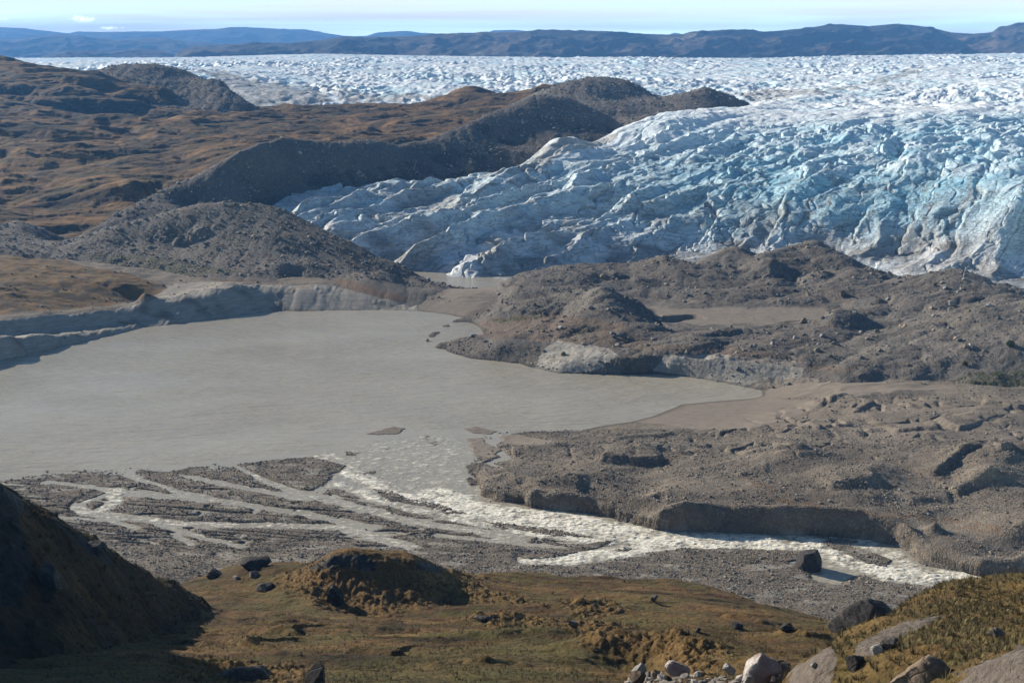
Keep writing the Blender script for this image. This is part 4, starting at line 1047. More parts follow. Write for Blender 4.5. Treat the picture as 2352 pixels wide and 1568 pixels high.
main = [(-300, 160), (390, 150), (405, 124), (425, 113), (443, 107), (500, 107), (583, 98), (667, 100), (717, 95), (784, 85), (841, 87), (867, 85), (900, 86), (951, 83), (1017, 78), (1117, 76), (1217, 72), (1267, 68), (1297, 71), (1384, 72),
        (1451, 77), (1534, 80), (1568, 79), (1588, 73), (1668, 69), (1728, 70), (1755, 74), (1835, 67), (1901, 58), (1935, 57), (1995, 62), (2041, 57), (2088, 57), (2135, 63), (2185, 75), (2235, 78), (2278, 75), (2295, 63), (2311, 62), (2335, 53), (2351, 53), (2500, 45)]
far_hills('mountain_range', main, 7200, 1500, 135, 300, 1.0, 900)
far_hills('mountain_range', [(-300, 165), (75, 158), (85, 141), (97, 130), (150, 118), (200, 118), (250, 120), (320, 112), (367, 117), (400, 125), (470, 132), (600, 150), (700, 170)], 8600, 1200, 140, 320, .9, 600, (-.56, -.1))
far_hills('mountain_range', [(-300, 100), (-100, 85), (0, 90), (40, 91), (100, 83), (133, 80), (183, 83), (267, 92), (350, 87), (383, 88), (433, 97), (517, 100), (700, 112), (900, 130)], 12000, 1700, 140, 340, .9, 600, (-.56, 0))
far_hills('mountain_range', [(-300, 50), (-100, 60), (0, 63), (50, 65), (157, 77), (177, 73), (233, 74), (367, 73), (433, 69), (500, 67), (527, 63), (567, 63), (667, 68), (700, 68), (780, 82), (820, 84), (841, 83), (867, 75), (917, 72), (941, 72), (967, 76), (997, 77),
              (1060, 84), (1112, 79), (1134, 70), (1184, 69), (1211, 72), (1260, 82), (1500, 88), (1534, 81), (1548, 76), (1575, 80), (1650, 90), (2400, 95)], 18000, 2200, 140, 360, .8, 900)

# ---------------------------------------------------------------- water
wm, wcol, wh = mat_water('milky lake water', (0.36, 0.33, 0.262))
wm.bs.inputs['Roughness'].default_value = 0.10
lake_mat = wm.done(wcol, None, wm.bump(wh, .7, 1.4))
def sheet(name, s0, s1, ns, y0, y1, ny, z, mat, keepfn=None):
    f = Field.__new__(Field)
    f.s = np.linspace(s0, s1, ns); f.y = np.exp(np.linspace(math.log(y0), math.log(y1), ny))
    f.S, f.Y = np.meshgrid(f.s, f.y); f.X = f.S * f.Y; f.Z = np.full(f.S.shape, z); f.attrs = {}
    return f.mesh(name, mat, keep=None if keepfn is None else keepfn(f))
sheet('lake', -.56, .30, 120, 300, 597, 120, 0.0, lake_mat)
sheet('lagoon', -.10, .03, 30, 600, 720, 30, 0.0, lake_mat)

def mat_river():
    m, col, h = mat_water('river water', (0.34, 0.312, 0.248), scale=1.0)
    fo = m.attr('foam')
    st = m.noise(0.9, 6, 0.72, m.vec((.5, 1.1, 1), (0, 0, R(14))), .5)
    fm = m.ramp(m.math('ADD', m.math('MULTIPLY', fo, .64), m.math('MULTIPLY', m.math('SUBTRACT', st, .5), 2.0)), [(.30, 0.0), (.72, 1.0)])
    col = m.mix(fm, col, (0.80, 0.77, 0.66))
    hh = m.math('ADD', m.math('MULTIPLY', h, .6), m.math('MULTIPLY', m.math('MULTIPLY', st, fo), 1.2))
    return m.done(col, m.math('ADD', .14, m.math('MULTIPLY', fm, .5)), m.bump(hh, .8, .5))
rv = Field.__new__(Field)
rv.s = np.linspace(-.46, .56, 1150); rv.y = np.exp(np.linspace(math.log(240), math.log(392), 430))
rv.S, rv.Y = np.meshgrid(rv.s, rv.y); rv.X = rv.S * rv.Y; rv.Z = np.zeros(rv.S.shape); rv.attrs = {}
px, py = rv.pix()
foam = np.zeros(rv.Z.shape)
for P, w, fo in CHW:
    r = w + 4
    m = (rv.X > P[:, 0].min() - r) & (rv.X < P[:, 0].max() + r) & (rv.Y > P[:, 1].min() - r) & (rv.Y < P[:, 1].max() + r)
    d, _, _ = polydist(rv.X[m], rv.Y[m], P)
    foam[m] = np.maximum(foam[m], fo * sm(w + 2, w * .4, d))
# lines of the delta where the lake turns into the river
line = np.interp(px, [-500, 0, 300, 550, 700, 800, 860, 1000, 1170, 1190, 3000], [1135, 1112, 1078, 1052, 1035, 1018, 1000, 985, 985, 1100, 1100])
inr = sm(-4, 22, py - line)
rap = fbm(rv.X / 6, rv.Y / 4, 4, 400)
foam = np.maximum(foam, .32 * sm(1095, 1120, py))
rv.attrs['foam'] = np.clip(foam * (1.0 + .9 * rap) * inr, 0, 1.2)
rv.Z = 0.045 + inr * np.abs(.62 * foam * (fbm(rv.X / 2.8, rv.Y / 1.5, 4, 404) + .12 * fbm(rv.X / .8, rv.Y / .6, 2, 405))) * sm(0, 30, py - line)
rv.mesh('river', mat_river(), keep=py > line)

# ================================================================ FOREGROUND SLOPES
near_t = mat_tundra('heath', True)
rimL = [(383, 1352, 178), (410, 1346, 182), (430, 1338, 184), (473, 1326, 186), (520, 1309, 188), (550, 1302, 188), (617, 1300, 184), (667, 1295, 176), (727, 1285, 170), (760, 1276, 168), (784, 1272, 168), (834, 1277, 168), (901, 1284, 168), (951, 1289, 169), (1001, 1299, 174), (1021, 1311, 180), (1084, 1322, 191), (1134, 1327, 200),
        (1194, 1320, 208), (1284, 1327, 208), (1417, 1332, 206), (1484, 1332, 205), (1567, 1341, 202), (1635, 1354, 198), (1701, 1375, 192), (1751, 1391, 187), (1801, 1400, 184), (1858, 1417, 178), (1920, 1430, 172), (2060, 1440, 160), (2200, 1440, 150), (2450, 1440, 150)]
wR = L(rimL)
Fp = [wR, shift(wR, 14, dz=-8), shift(wR, 40, z=-4), shift(wR, 80, z=-8),
      PT([(0, 1568, 80), (0, 1480, 105), (200, 1568, 78), (400, 1568, 76), (700, 1568, 75), (1000, 1568, 74), (1300, 1568, 72), (1600, 1568, 66), (1850, 1568, 62), (2352, 1568, 60),
          (400, 1480, 112), (700, 1480, 108), (1000, 1480, 108), (1250, 1480, 106), (1800, 1500, 98), (1950, 1480, 110), (2352, 1480, 100),
          (300, 1420, 140), (500, 1420, 140), (650, 1420, 140), (700, 1380, 158), (600, 1360, 166), (500, 1360, 164), (1100, 1430, 138), (1250, 1440, 134), (1300, 1400, 152), (1220, 1350, 182), (1420, 1380, 166),
          (1500, 1370, 172), (1450, 1430, 142), (1600, 1390, 164), (1700, 1430, 142), (1800, 1440, 144), (1800, 1410, 168), (200, 1450, 125), (100, 1420, 145), (-200, 1500, 100), (-200, 1400, 160)]),
      # the knoll's hollow
      L([(720, 1378, 158), (760, 1392, 158), (800, 1402, 158), (850, 1413, 156.5), (900, 1411, 156.5), (960, 1403, 158), (1010, 1384, 163)]), L([(800, 1425, 145), (880, 1432, 143), (960, 1424, 146)]), L([(1040, 1345, 172), (1120, 1370, 166), (1200, 1392, 158), (1260, 1405, 153)]),
      L([(700, 1340, 165), (780, 1335, 164), (860, 1340, 163.5), (950, 1340, 164.5), (1010, 1342, 168)]),
      # hump at the lower right with a dark face
      L([(1330, 1497, 99), (1380, 1457, 101.5), (1440, 1441, 102.5), (1500, 1446, 101.5), (1560, 1466, 99), (1620, 1500, 95), (1650, 1530, 90)]), shift(L([(1380, 1457, 101.5), (1440, 1441, 102.5), (1500, 1446, 101.5), (1560, 1466, 99)]), 8, dz=-4),
      L([(1345, 1518, 96.5), (1420, 1532, 98), (1500, 1536, 97), (1580, 1543, 91)]), PT([(1450, 1562, 87), (1380, 1555, 86)]),
      WP([(-110, 40, 92), (0, 40, 92), (25, 40, 92), (-6, 25, 96), (6, 25, 96)]),
      WP([(-160, 260, -8), (140, 270, -8), (-100, 200, 10)])]
f_ = Field(cols(-0.5, 0.5, 1000), rows((24, 66, 12), (66, 125, 330), (125, 215, 330), (215, 290, 16)), RBF(Fp, 0.010))
for ln, h, bk, w in [([(413, 1435, 138), (440, 1432, 138), (470, 1428, 138)], 1.3, 5, .7), ([(560, 1458, 124), (610, 1462, 122), (660, 1470, 119), (700, 1466, 120)], 1.0, 6, .6), ([(780, 1500, 100), (840, 1505, 99), (900, 1512, 97), (940, 1505, 98)], 1.1, 5, .6),
                     ([(470, 1478, 114), (520, 1488, 110), (560, 1500, 105), (600, 1496, 106)], .9, 5, .5), ([(380, 1470, 118), (430, 1480, 113), (480, 1492, 108)], .7, 4, .5), ([(1060, 1424, 140), (1120, 1418, 140), (1180, 1420, 140), (1220, 1412, 142)], 1.4, 5, .7),
                     ([(1310, 1398, 156), (1360, 1395, 156), (1410, 1385, 160)], 1.1, 7, .7), ([(1640, 1420, 148), (1700, 1425, 146), (1760, 1432, 142)], .9, 6, .6), ([(1760, 1470, 116), (1850, 1478, 113), (1930, 1475, 114)], .9, 6, .6),
                     ([(850, 1455, 124), (930, 1452, 125), (1010, 1462, 121)], .7, 5, .5), ([(980, 1530, 88), (1060, 1522, 90), (1120, 1532, 88)], .7, 4, .5), ([(620, 1440, 132), (690, 1436, 134), (750, 1446, 130)], .7, 5, .5),
                     ([(1120, 1475, 112), (1200, 1468, 114), (1280, 1480, 110)], .8, 5, .5)]:
    scarp(f_, ln, h * .8, bk, w * 1.3)
px, py = f_.pix()
tus = np.maximum.reduce([pm(f_, [(640, 1310), (760, 1280), (960, 1290), (1080, 1325), (1180, 1370), (1260, 1395), (1100, 1385), (1000, 1400), (850, 1412), (740, 1390), (660, 1350)], 1.2) * 1.0,
                         pm(f_, [(1060, 1415), (1150, 1405), (1260, 1425), (1400, 1440), (1560, 1450), (1680, 1500), (1640, 1560), (1500, 1530), (1300, 1450), (1150, 1450)], 1.5) * 1.0,
                         pm(f_, [(1260, 1385), (1400, 1375), (1440, 1400), (1350, 1420)]) * 1.0,
                         pm(f_, [(380, 1520), (700, 1520), (740, 1568), (360, 1580)], 1.5) * 1.0])
tus = blur(tus * 1.0, 8)
f_.Z += (0.16 + .55 * tus) * (billow(f_.X / 1.7, f_.Y / 1.5, 3, 500) - .4) + 1.3 * fbm(f_.X / 15, f_.Y / 11, 4, 504) + .5 * (ridged(f_.X / 20, f_.Y / 6, 3, 506) - .35) * sm(75, 90, f_.Y)
f_.attrs['ochre'] = np.clip(tus * .9 + .5 * sm(0, .3, fbm(f_.X / 22, f_.Y / 10, 4, 510)), 0, 1)
f_.attrs['green'] = np.clip(sm(.02, .28, fbm(f_.X / 17, f_.Y / 9, 4, 512)) * (1 - tus) * .8 + .6 * pm(f_, [(900, 1500), (1250, 1460), (1420, 1520), (1300, 1568), (800, 1568), (700, 1545)], 3), 0, 1)
f_.attrs['pale'] = np.zeros(f_.Z.shape)
f_.attrs['rock'] = .05 + .95 * np.maximum(blur(1.0 * pm(f_, [(705, 1308), (735, 1288), (770, 1272), (840, 1275), (872, 1298), (860, 1310), (800, 1300), (740, 1305), (690, 1312)], .4), 3), blur(1.0 * pm(f_, [(925, 1290), (960, 1287), (1000, 1298), (1022, 1312), (1000, 1316), (950, 1303)], .4), 3))
f_.mesh('meadow', near_t)

# dark shaded slope on the left
silL = [(-40, 1085, 113), (0, 1116, 112), (23, 1132, 112), (45, 1152, 113), (83, 1171, 114), (117, 1187, 116), (150, 1212, 118), (193, 1238, 121), (227, 1258, 124), (267, 1290, 128), (300, 1308, 131), (333, 1325, 134), (400, 1352, 140), (450, 1382, 144), (483, 1406, 146), (510, 1425, 144)]
wL = L(silL)
Lp = [wL, shift(wL, 6, dz=-2.2), shift(wL, 25, dz=-24), shift(wL, 60, dz=-60),
      PT([(0, 1400, 95), (0, 1300, 100), (150, 1350, 104), (250, 1400, 112), (330, 1420, 122), (420, 1430, 134), (0, 1480, 92), (150, 1470, 96), (250, 1460, 104), (330, 1455, 116), (60, 1230, 106)]),
      PT([(0, 1540, 86), (150, 1530, 90), (260, 1510, 97), (360, 1480, 112), (460, 1450, 130)]) - np.array([0, 0, 1.6]),
      WP([(-100, 134, 123), (-84, 128, 109), (-67, 121, 93), (-130, 150, 122), (-130, 110, 108), (-100, 105, 104), (-150, 210, 40), (-110, 80, 95), (-200, 160, 110), (-90, 170, 70), (-60, 60, 70), (-30, 60, 70), (-20, 90, 50), (-10, 130, 30), (-20, 180, 5), (-120, 200, -10)])]
l_ = Field(np.concatenate([np.linspace(-1.4, -.525, 70), cols(-0.52, -0.16, 420)]), rows((58, 84, 10), (84, 150, 330), (150, 215, 30)), RBF(Lp, 0.010))
l_.Z += .42 * (billow(l_.X / 1.5, l_.Y / 1.5, 3, 520) - .4) + 1.7 * fbm(l_.X / 9, l_.Y / 9, 5, 524) + .5 * (ridged(l_.X / 5, l_.Y / 5, 3, 529) - .4)
px, py = l_.pix()
l_.attrs['ochre'] = sm(-.1, .2, fbm(l_.X / 9, l_.Y / 9, 3, 527)) * .8
l_.attrs['green'] = .2 + 0 * l_.Z
l_.attrs['pale'] = 0 * l_.Z
l_.attrs['rock'] = .30 + .4 * blur(1.0 * np.maximum(pm(l_, [(-300, 1060), (0, 1110), (48, 1150), (40, 1180), (70, 1280), (60, 1380), (-300, 1400)]), pm(l_, [(110, 1185), (230, 1262), (270, 1295), (230, 1290), (150, 1225)])), 4)
l_.mesh('hillside', mat_tundra('heath with painted shade', True, .45), keep=l_.Z > 0)  # same heath, colour scaled down to paint in the slope's shade

# grassy and rocky slope on the right
silR = [(1800, 1590, 55), (1811, 1562, 56), (1815, 1542, 57), (1835, 1523, 59), (1868, 1508, 61), (1901, 1492, 64), (1935, 1466, 69), (2001, 1448, 76), (2035, 1428, 82), (2068, 1403, 90), (2135, 1373, 99), (2200, 1352, 104), (2255, 1339, 107), (2351, 1327, 109), (2500, 1318, 109)]
wRt = L(silR, 10)
Rp = [wRt, shift(wRt, 5, dz=-2.8), shift(wRt, 18, dz=-22), shift(wRt, 50, dz=-60), 
      PT([(1850, 1568, 53), (1950, 1568, 50), (2100, 1568, 45), (2250, 1568, 41), (2352, 1568, 39), (2480, 1568, 38), (1950, 1510, 60), (2050, 1500, 60), (2150, 1490, 58), (2250, 1480, 56), (2352, 1480, 53), (2480, 1480, 52), (2050, 1450, 73), (2150, 1430, 76), (2250, 1420, 76), (2352, 1410, 76), (2150, 1390, 92), (2250, 1370, 95), (2352, 1360, 97), (2480, 1370, 95)]),
      L([(2195, 1560, 42.5), (2230, 1535, 44.5), (2280, 1512, 46.5), (2352, 1488, 49), (2480, 1470, 49)]),
      WP([(30, 38, 101), (45, 50, 101), (60, 70, 95), (80, 105, 80), (110, 140, 50), (42, 28, 107), (60, 45, 106), (100, 75, 100), (120, 110, 85), (130, 165, 20), (14, 30, 101), (22, 30, 103), (10, 52, 80), (9, 40, 85), (14, 75, 60), (20, 100, 35), (30, 130, 10), (60, 160, 0), (5, 25, 95)])]
r_ = Field(np.concatenate([cols(0.16, 0.52, 620), np.linspace(.53, 1.5, 120)]), rows((28, 37, 8), (37, 112, 560), (112, 165, 20)), RBF(Rp, 0.010))
r_.Z += .16 * (billow(r_.X / 1.1, r_.Y / 1.1, 3, 540) - .4) + .8 * fbm(r_.X / 9, r_.Y / 9, 4, 544) + .5 * (ridged(r_.X / 7 + r_.Y / 14, r_.Y / 10, 3, 546) - .35) + .05 * fbm(r_.X / .5, r_.Y / .5, 3, 548)
px, py = r_.pix()
slab = [[(2180, 1580), (2200, 1550), (2250, 1520), (2352, 1484), (2450, 1470), (2450, 1580)], [(1805, 1580), (1815, 1538), (1905, 1490), (1925, 1495), (1890, 1520), (1930, 1540), (1900, 1580)], [(1990, 1465), (2060, 1432), (2180, 1410), (2110, 1440), (2050, 1475), (2000, 1500), (1950, 1505), (1975, 1480)]]
rk = np.zeros(r_.Z.shape)
for p_ in slab:
    rk = np.maximum(rk, blur(1.0 * pm(r_, p_, 1.2), 9))
r_.attrs['rock'] = .10 + .9 * rk
r_.attrs['pale'] = np.ones(r_.Z.shape)
r_.attrs['ochre'] = np.clip(.45 + .6 * fbm(r_.X / 6, r_.Y / 6, 3, 550), 0, 1) * sm(-.25, .05, fbm(r_.X / 11, r_.Y / 11, 3, 552) + .1)
r_.attrs['green'] = .25 + 0 * r_.Z
r_.mesh('hillside', near_t, keep=r_.Z > 0)

# ================================================================ OBJECTS
def tag(o, label=None, cat=None, group=None, kind=None):
    for k, v in (('label', label), ('category', cat), ('group', group), ('kind', kind)):
        if v:
            o[k] = v
    return o
# ---- stone shapes
_t = (1 + 5 ** .5) / 2
ICO_V = np.array([(-1, _t, 0), (1, _t, 0), (-1, -_t, 0), (1, -_t, 0), (0, -1, _t), (0, 1, _t), (0, -1, -_t), (0, 1, -_t), (_t, 0, -1), (_t, 0, 1), (-_t, 0, -1), (-_t, 0, 1)], float)
ICO_V /= np.linalg.norm(ICO_V[0])
ICO_F = np.array([(0, 11, 5), (0, 5, 1), (0, 1, 7), (0, 7, 10), (0, 10, 11), (1, 5, 9), (5, 11, 4), (11, 10, 2), (10, 7, 6), (7, 1, 8), (3, 9, 4), (3, 4, 2), (3, 2, 6), (3, 6, 8), (3, 8, 9), (4, 9, 5), (2, 4, 11), (6, 2, 10), (8, 6, 7), (9, 8, 1)])
def icosphere(n):
    V, Fc = [tuple(v) for v in ICO_V], [tuple(f) for f in ICO_F]
    for _ in range(n):
        c, nf = {}, []
        def mid(a, b):
            k = (min(a, b), max(a, b))
            if k not in c:
                v = np.array(V[a]) + np.array(V[b]); v /= np.linalg.norm(v)
                V.append(tuple(v)); c[k] = len(V) - 1
            return c[k]
        for a, b, d in Fc:
            x, y, z = mid(a, b), mid(b, d), mid(d, a)
            nf += [(a, x, z), (b, y, x), (d, z, y), (x, y, z)]
        Fc = nf
    return np.array(V), np.array(Fc)
SPH4, SPH4F = icosphere(4)
SPH3, SPH3F = icosphere(3)
def rock_shape(V, seed, dims, cuts=9, bite=.28, rough=.06, flat_top=None, planes=()):
    """Boulder: a ball cut by planes, then roughened; dims = full width, depth, height."""
    r = np.random.default_rng(seed)
    v = V.copy()
    for _ in range(cuts):
        n = r.normal(size=3); n /= np.linalg.norm(n)
        d = 1 - bite * r.uniform(.5, 1.6)
        k = v @ n - d
        v -= np.outer(np.maximum(k, 0) * .93, n)
    if flat_top is not None:
        n = np.array(flat_top, float); d = np.linalg.norm(n); n /= d
        k = v @ n - .55
        v -= np.outer(np.maximum(k, 0) * .97, n)
    for n, d in planes:
        n = np.array(n, float); n /= np.linalg.norm(n)
        k = v @ n - d
        v -= np.outer(np.maximum(k, 0), n)
    a = fbm(V[:, 0] * 1.3 + V[:, 2] * .9, V[:, 1] * 1.3 - V[:, 2] * .7, 5, seed % 37)
    b = fbm(V[:, 0] * 5 + V[:, 2] * 4, V[:, 1] * 5 - V[:, 2] * 3.3, 4, seed % 29)
    v *= (1 + rough * 2.2 * a + rough * b)[:, None]
    mn, mx = v.min(0), v.max(0)
    v = (v - (mn + mx) / 2) / (mx - mn) * np.array(dims)
    return v
def mat_rock(name, dark, mid, light, lichen=.3, tint=None, scale=1.0, cap=None):
    m = M(name)
    n1 = m.noise(0.9 * scale, 6, .65); n2 = m.noise(6 * scale, 5, .7)
    col = m.ramp(m.math('ADD', m.math('MULTIPLY', n1, .55), m.math('MULTIPLY', n2, .45)), [(.32, dark), (.5, mid), (.68, light)])
    oi = m.t.nodes.new('ShaderNodeObjectInfo')
    col = m.mix(1.0, col, m.ramp(oi.outputs['Random'], [(0, .62), (.6, 1.0), (1, 1.5)]), 'MULTIPLY')
    col = m.mix(m.math('MULTIPLY', m.ramp(m.noise(2.2 * scale, 5, .7), [(.55, 0), (.66, 1)]), lichen), col, (.045, .043, .04))
    if cap:
        col = m.mix(m.math('MULTIPLY', m.attr('cap'), m.ramp(m.noise(2.5 * scale, 5, .7), [(.3, .4), (.55, 1)])), col, cap)
    ck = m.ramp(m.vor(.8 * scale, 'DISTANCE_TO_EDGE'), [(0, 0), (.04, .3)])
    h = m.math('ADD', m.math('MULTIPLY', n2, .6), m.math('ADD', m.math('MULTIPLY', n1, .5), ck))
    return m.done(col, .88, m.bump(h, .8, .18 / scale))
rk_grey = mat_rock('grey rock', (.075, .072, .07), (.16, .153, .145), (.27, .26, .245))
rk_dark = mat_rock('dark rock', (.02, .018, .017), (.05, .045, .041), (.11, .10, .092), .4)
rk_brown = mat_rock('brown rock', (.06, .045, .034), (.13, .098, .07), (.22, .175, .13))
rk_pink = mat_rock('pink granite', (.13, .095, .082), (.24, .18, .155), (.34, .27, .235), .12, None, 2.0, (.42, .40, .37))
rk_pale = mat_rock('pale rock', (.14, .132, .122), (.26, .25, .235), (.38, .37, .35), .25, None, 2.0)
rk_tan = mat_rock('tan rock', (.13, .10, .07), (.24, .19, .13), (.34, .28, .2), .15)

def boulder(px, pyb, wpx, hpx, mat, label, fld, seed, depth=.85, cat='boulder', name='boulder', sink=.25, group=None, rot=None, cuts=10, bite=.36, rough=.085, flat_top=None, Y=None, cap=None, hi=True, planes=()):
    p = fld.hit(px, pyb) if Y is None else at(px, pyb, Y)
    if p is None:
        return None
    x, y, z = p
    dist = y * CP + (H - z) * SP
    w = wpx / F * dist; h = hpx / F * dist / .93
    dims = (w, w * depth, h * (1 + sink) + .02)
    V = rock_shape(SPH4 if hi else SPH3, seed, dims, cuts, bite, rough, flat_top, planes)
    if rot is None:
        rot = 0.0
    V[:, 2] += dims[2] / 2 - h * sink
    at_ = {}
    if cap:
        at_['cap'] = sm(cap[0], cap[1], -V[:, 0] / w + .5 * (V[:, 2] / h - .5))
    o = mesh_np(name, V, SPH4F if hi else SPH3F, mat, at_, kind='thing')
    yy = y + w * depth * .2
    o.location = (x, yy, min(fld.height(x, yy), z + .3) if Y is None else z)
    tag(o, label, cat, group)
    return o
B = boulder
B(1860, 1309, 60, 40, rk_dark, 'large black angular boulder standing in the foaming river', g, 58, .8, rough=.06, bite=.2, cuts=6, sink=.4, planes=[((-.12, .1, 1), .42), ((.8, -.3, .5), .6), ((-.9, -.2, .3), .62), ((.1, -1, .3), .55)])
B(583, 1303, 74, 21, rk_dark, 'low black rock dome on the brown rim left of the knoll', f_, 12, 1.0, sink=.6)
B(492, 1328, 38, 20, rk_dark, 'dark rounded boulder on the mossy rim above the gravel', f_, 13)
B(398, 1348, 27, 16, rk_dark, 'small black boulder in the dip beside the dark slope', f_, 14)
B(541, 1329, 16, 6, rk_pale, 'small pale flat stone on the brown rim', f_, 15, hi=False)
B(582, 1323, 22, 10, rk_grey, 'small grey stone behind the pale flat stone', f_, 16, hi=False)
B(771, 1386, 42, 36, rk_dark, 'upright dark boulder with a pale corner at the foot of the knoll', f_, 17, .8, bite=.2, cuts=5, rough=.07, planes=[((.75, 0, .65), .35), ((-1, 0, .35), .5), ((0, -1, .3), .5), ((-.3, 0, 1), .62)])
B(606, 1356, 40, 15, rk_dark, 'flat dark rock half sunk in the heath left of the knoll', f_, 18, .9, sink=.5)
B(6, 1176, 84, 62, rk_dark, 'black rock dome on the skyline of the dark slope', l_, 61, .8, sink=.3)
B(212, 1262, 60, 22, rk_dark, 'dark rock rib breaking the edge of the dark slope', l_, 62, .8, sink=.4)
B(110, 1345, 60, 52, rk_dark, 'dark boulder in the shaded slope on the left', l_, 63, .8, sink=.3)
B(722, 1572, 48, 56, rk_dark, 'pointed triangular black rock at the bottom edge', f_, 19, .6, bite=.1, cuts=4, rough=.05, planes=[((-.6, -.45, .66), .12), ((1, 0, .06), .5), ((0, -1, .25), .45), ((.3, -.8, .3), .5)])
B(562, 1562, 116, 42, rk_dark, 'broad dark rock ledge among tussocks at the bottom', f_, 20, .6, rough=.08)
B(1982, 1454, 156, 76, rk_dark, 'massive dark brown rock outcrop above the gravel', f_, 21, .6, cat='rock', name='rock_outcrop', rough=.09, sink=.35)
B(2068, 1434, 32, 20, rk_grey, 'grey boulder beside the dark rock outcrop', f_, 22)
B(1468, 1552, 34, 28, rk_grey, 'rounded grey boulder leaning on the brown one', f_, 23, Y=71)
B(1465, 1574, 40, 30, rk_brown, 'brown boulder at the left end of the boulder cluster', f_, 24, Y=66)
B(1509, 1561, 29, 23, rk_brown, 'small brown round boulder in the cluster', f_, 25, Y=69)
B(1557, 1556, 60, 36, rk_pink, 'pink granite boulder with pale top in the cluster', f_, 26, .8, Y=71, cap=(.3, .6))
B(1490, 1562, 20, 20, rk_pale, 'flat pale stone between two brown boulders', f_, 27, Y=70, hi=False)
B(1535, 1566, 19, 13, rk_dark, 'small dark stone in front of the pink boulder', f_, 28, Y=67, hi=False)
B(1602, 1560, 21, 18, rk_pale, 'small pale stone right of the pink boulder', f_, 29, Y=69, hi=False)
B(1675, 1546, 30, 19, rk_pale, 'pale stone left of the big white capped boulder', f_, 30, Y=70)
B(1752, 1577, 92, 70, rk_pink, 'big pink boulder with a white left shoulder', f_, 31, .8, Y=63, cap=(.26, .42), bite=.2, rough=.07)
B(1797, 1553, 40, 30, rk_dark, 'dark grey boulder behind the big pink boulder', f_, 32, Y=66)
B(1721, 1572, 32, 18, rk_pale, 'white stone in front of the big pink boulder', f_, 33, Y=60)
B(1785, 1574, 30, 22, rk_dark, 'low dark rock at the foot of the grassy slope', f_, 34, Y=61)
B(2116, 1592, 150, 78, rk_brown, 'large rough dark block at the bottom of the grassy slope', r_, 35, .8, bite=.36, cuts=8, rough=.09, Y=44)
B(2016, 1500, 30, 20, rk_pale, 'pale grey boulder on the grassy slope below the slab', r_, 36)
B(1869, 1533, 15, 12, rk_pale, 'small pale stone on the left slab', r_, 37, hi=False)
B(1966, 1536, 48, 34, rk_dark, 'dark jagged rock jutting from the grassy slope', r_, 38, rough=.09)
B(2043, 1489, 44, 22, rk_dark, 'dark low rock above the pale grey boulder', r_, 39, rough=.08)
B(2289, 1461, 40, 18, rk_grey, 'flat grey rock on the upper grassy slope', r_, 40, rough=.08)
B(1503, 1381, 17, 14, rk_grey, 'grey stone alone on the green part of the meadow', f_, 41)
B(1694, 1444, 28, 14, rk_dark, 'dark lens shaped stone on the brown meadow', f_, 42)
B(1604, 1450, 15, 9, rk_dark, 'small dark stone left of the lens shaped one', f_, 43, hi=False)
B(1809, 1449, 36, 14, rk_dark, 'dark flat rock among brown heath near the outcrop', f_, 44)
B(1317, 1438, 24, 14, rk_grey, 'grey stone on the tussock mound', f_, 45)
B(1108, 1427, 44, 14, rk_dark, 'dark rock top showing through the tussock mound', f_, 46, .7)
B(2185, 703, 13, 12, rk_pale, 'pale square boulder high on the right moraine', c_, 47)
B(1936, 680, 16, 12, rk_brown, 'brown boulder in the hollow between the gravel cones', c_, 48)
B(1846, 742, 15, 12, rk_tan, 'tan boulder on the edge of the sandy basin', c_, 49)
B(1857, 680, 13, 10, rk_tan, 'tan boulder at the foot of the tall gravel cone', c_, 50)
B(1384, 640, 12, 9, rk_tan, 'tan boulder above the front gravel cone', c_, 51)
B(921, 604, 16, 15, rk_tan, 'tan boulder near the tip of the left moraine', b_, 52)

# ---- scattered stones: the largest are single boulders, the rest one mass per slope
TPL = []
for k in range(14):
    r = np.random.default_rng(100 + k)
    v = ICO_V * r.uniform(.75, 1.2, (12, 1)) * np.array([1.25, .95, .72]) * r.uniform(.85, 1.15, 3)
    TPL.append(v)
TPL = np.array(TPL)
BT = []
for k in range(7):
    me = mesh_np('boulder', rock_shape(SPH3, 300 + k, (2, 1.6 + .1 * k, 1.3 + .12 * (k % 3)), 9, .3, .07), SPH3F, None, kind=None, link=False)
    BT.append(me.data)
mst = M('stones')
st_n = mst.noise(3.0, 4, .6)
stc = mst.ramp(mst.attr('tint'), [(0, (.09, .082, .072)), (.4, (.18, .162, .138)), (.75, (.32, .29, .25)), (.88, (.27, .19, .115)), (1, (.52, .49, .44))])
stc = mst.mix(1.0, stc, mst.ramp(st_n, [(.3, .75), (.7, 1.2)]), 'MULTIPLY')
stone_mat = mst.done(stc, .9)
def scatter(fld, n, s0, s1, y0, y1, dens_fn, rmin, rmax, alpha, seed, name, sink=.35):
    r = np.random.default_rng(seed)
    s = r.uniform(s0, s1, n * 3)
    y = np.sqrt(r.uniform(y0 ** 2, y1 ** 2, n * 3))
    z = fld.interp(fld.Z, s, y)
    x = s * y
    pxx, pyy = proj(x, y, z)
    d = dens_fn(x, y, z, pxx, pyy)
    k = r.uniform(size=len(s)) < d
    x, y, z = x[k][:n], y[k][:n], z[k][:n]
    rad = np.minimum(rmin * (1 - r.uniform(size=len(x))) ** (-1 / alpha), rmax)
    return x, y, z, rad
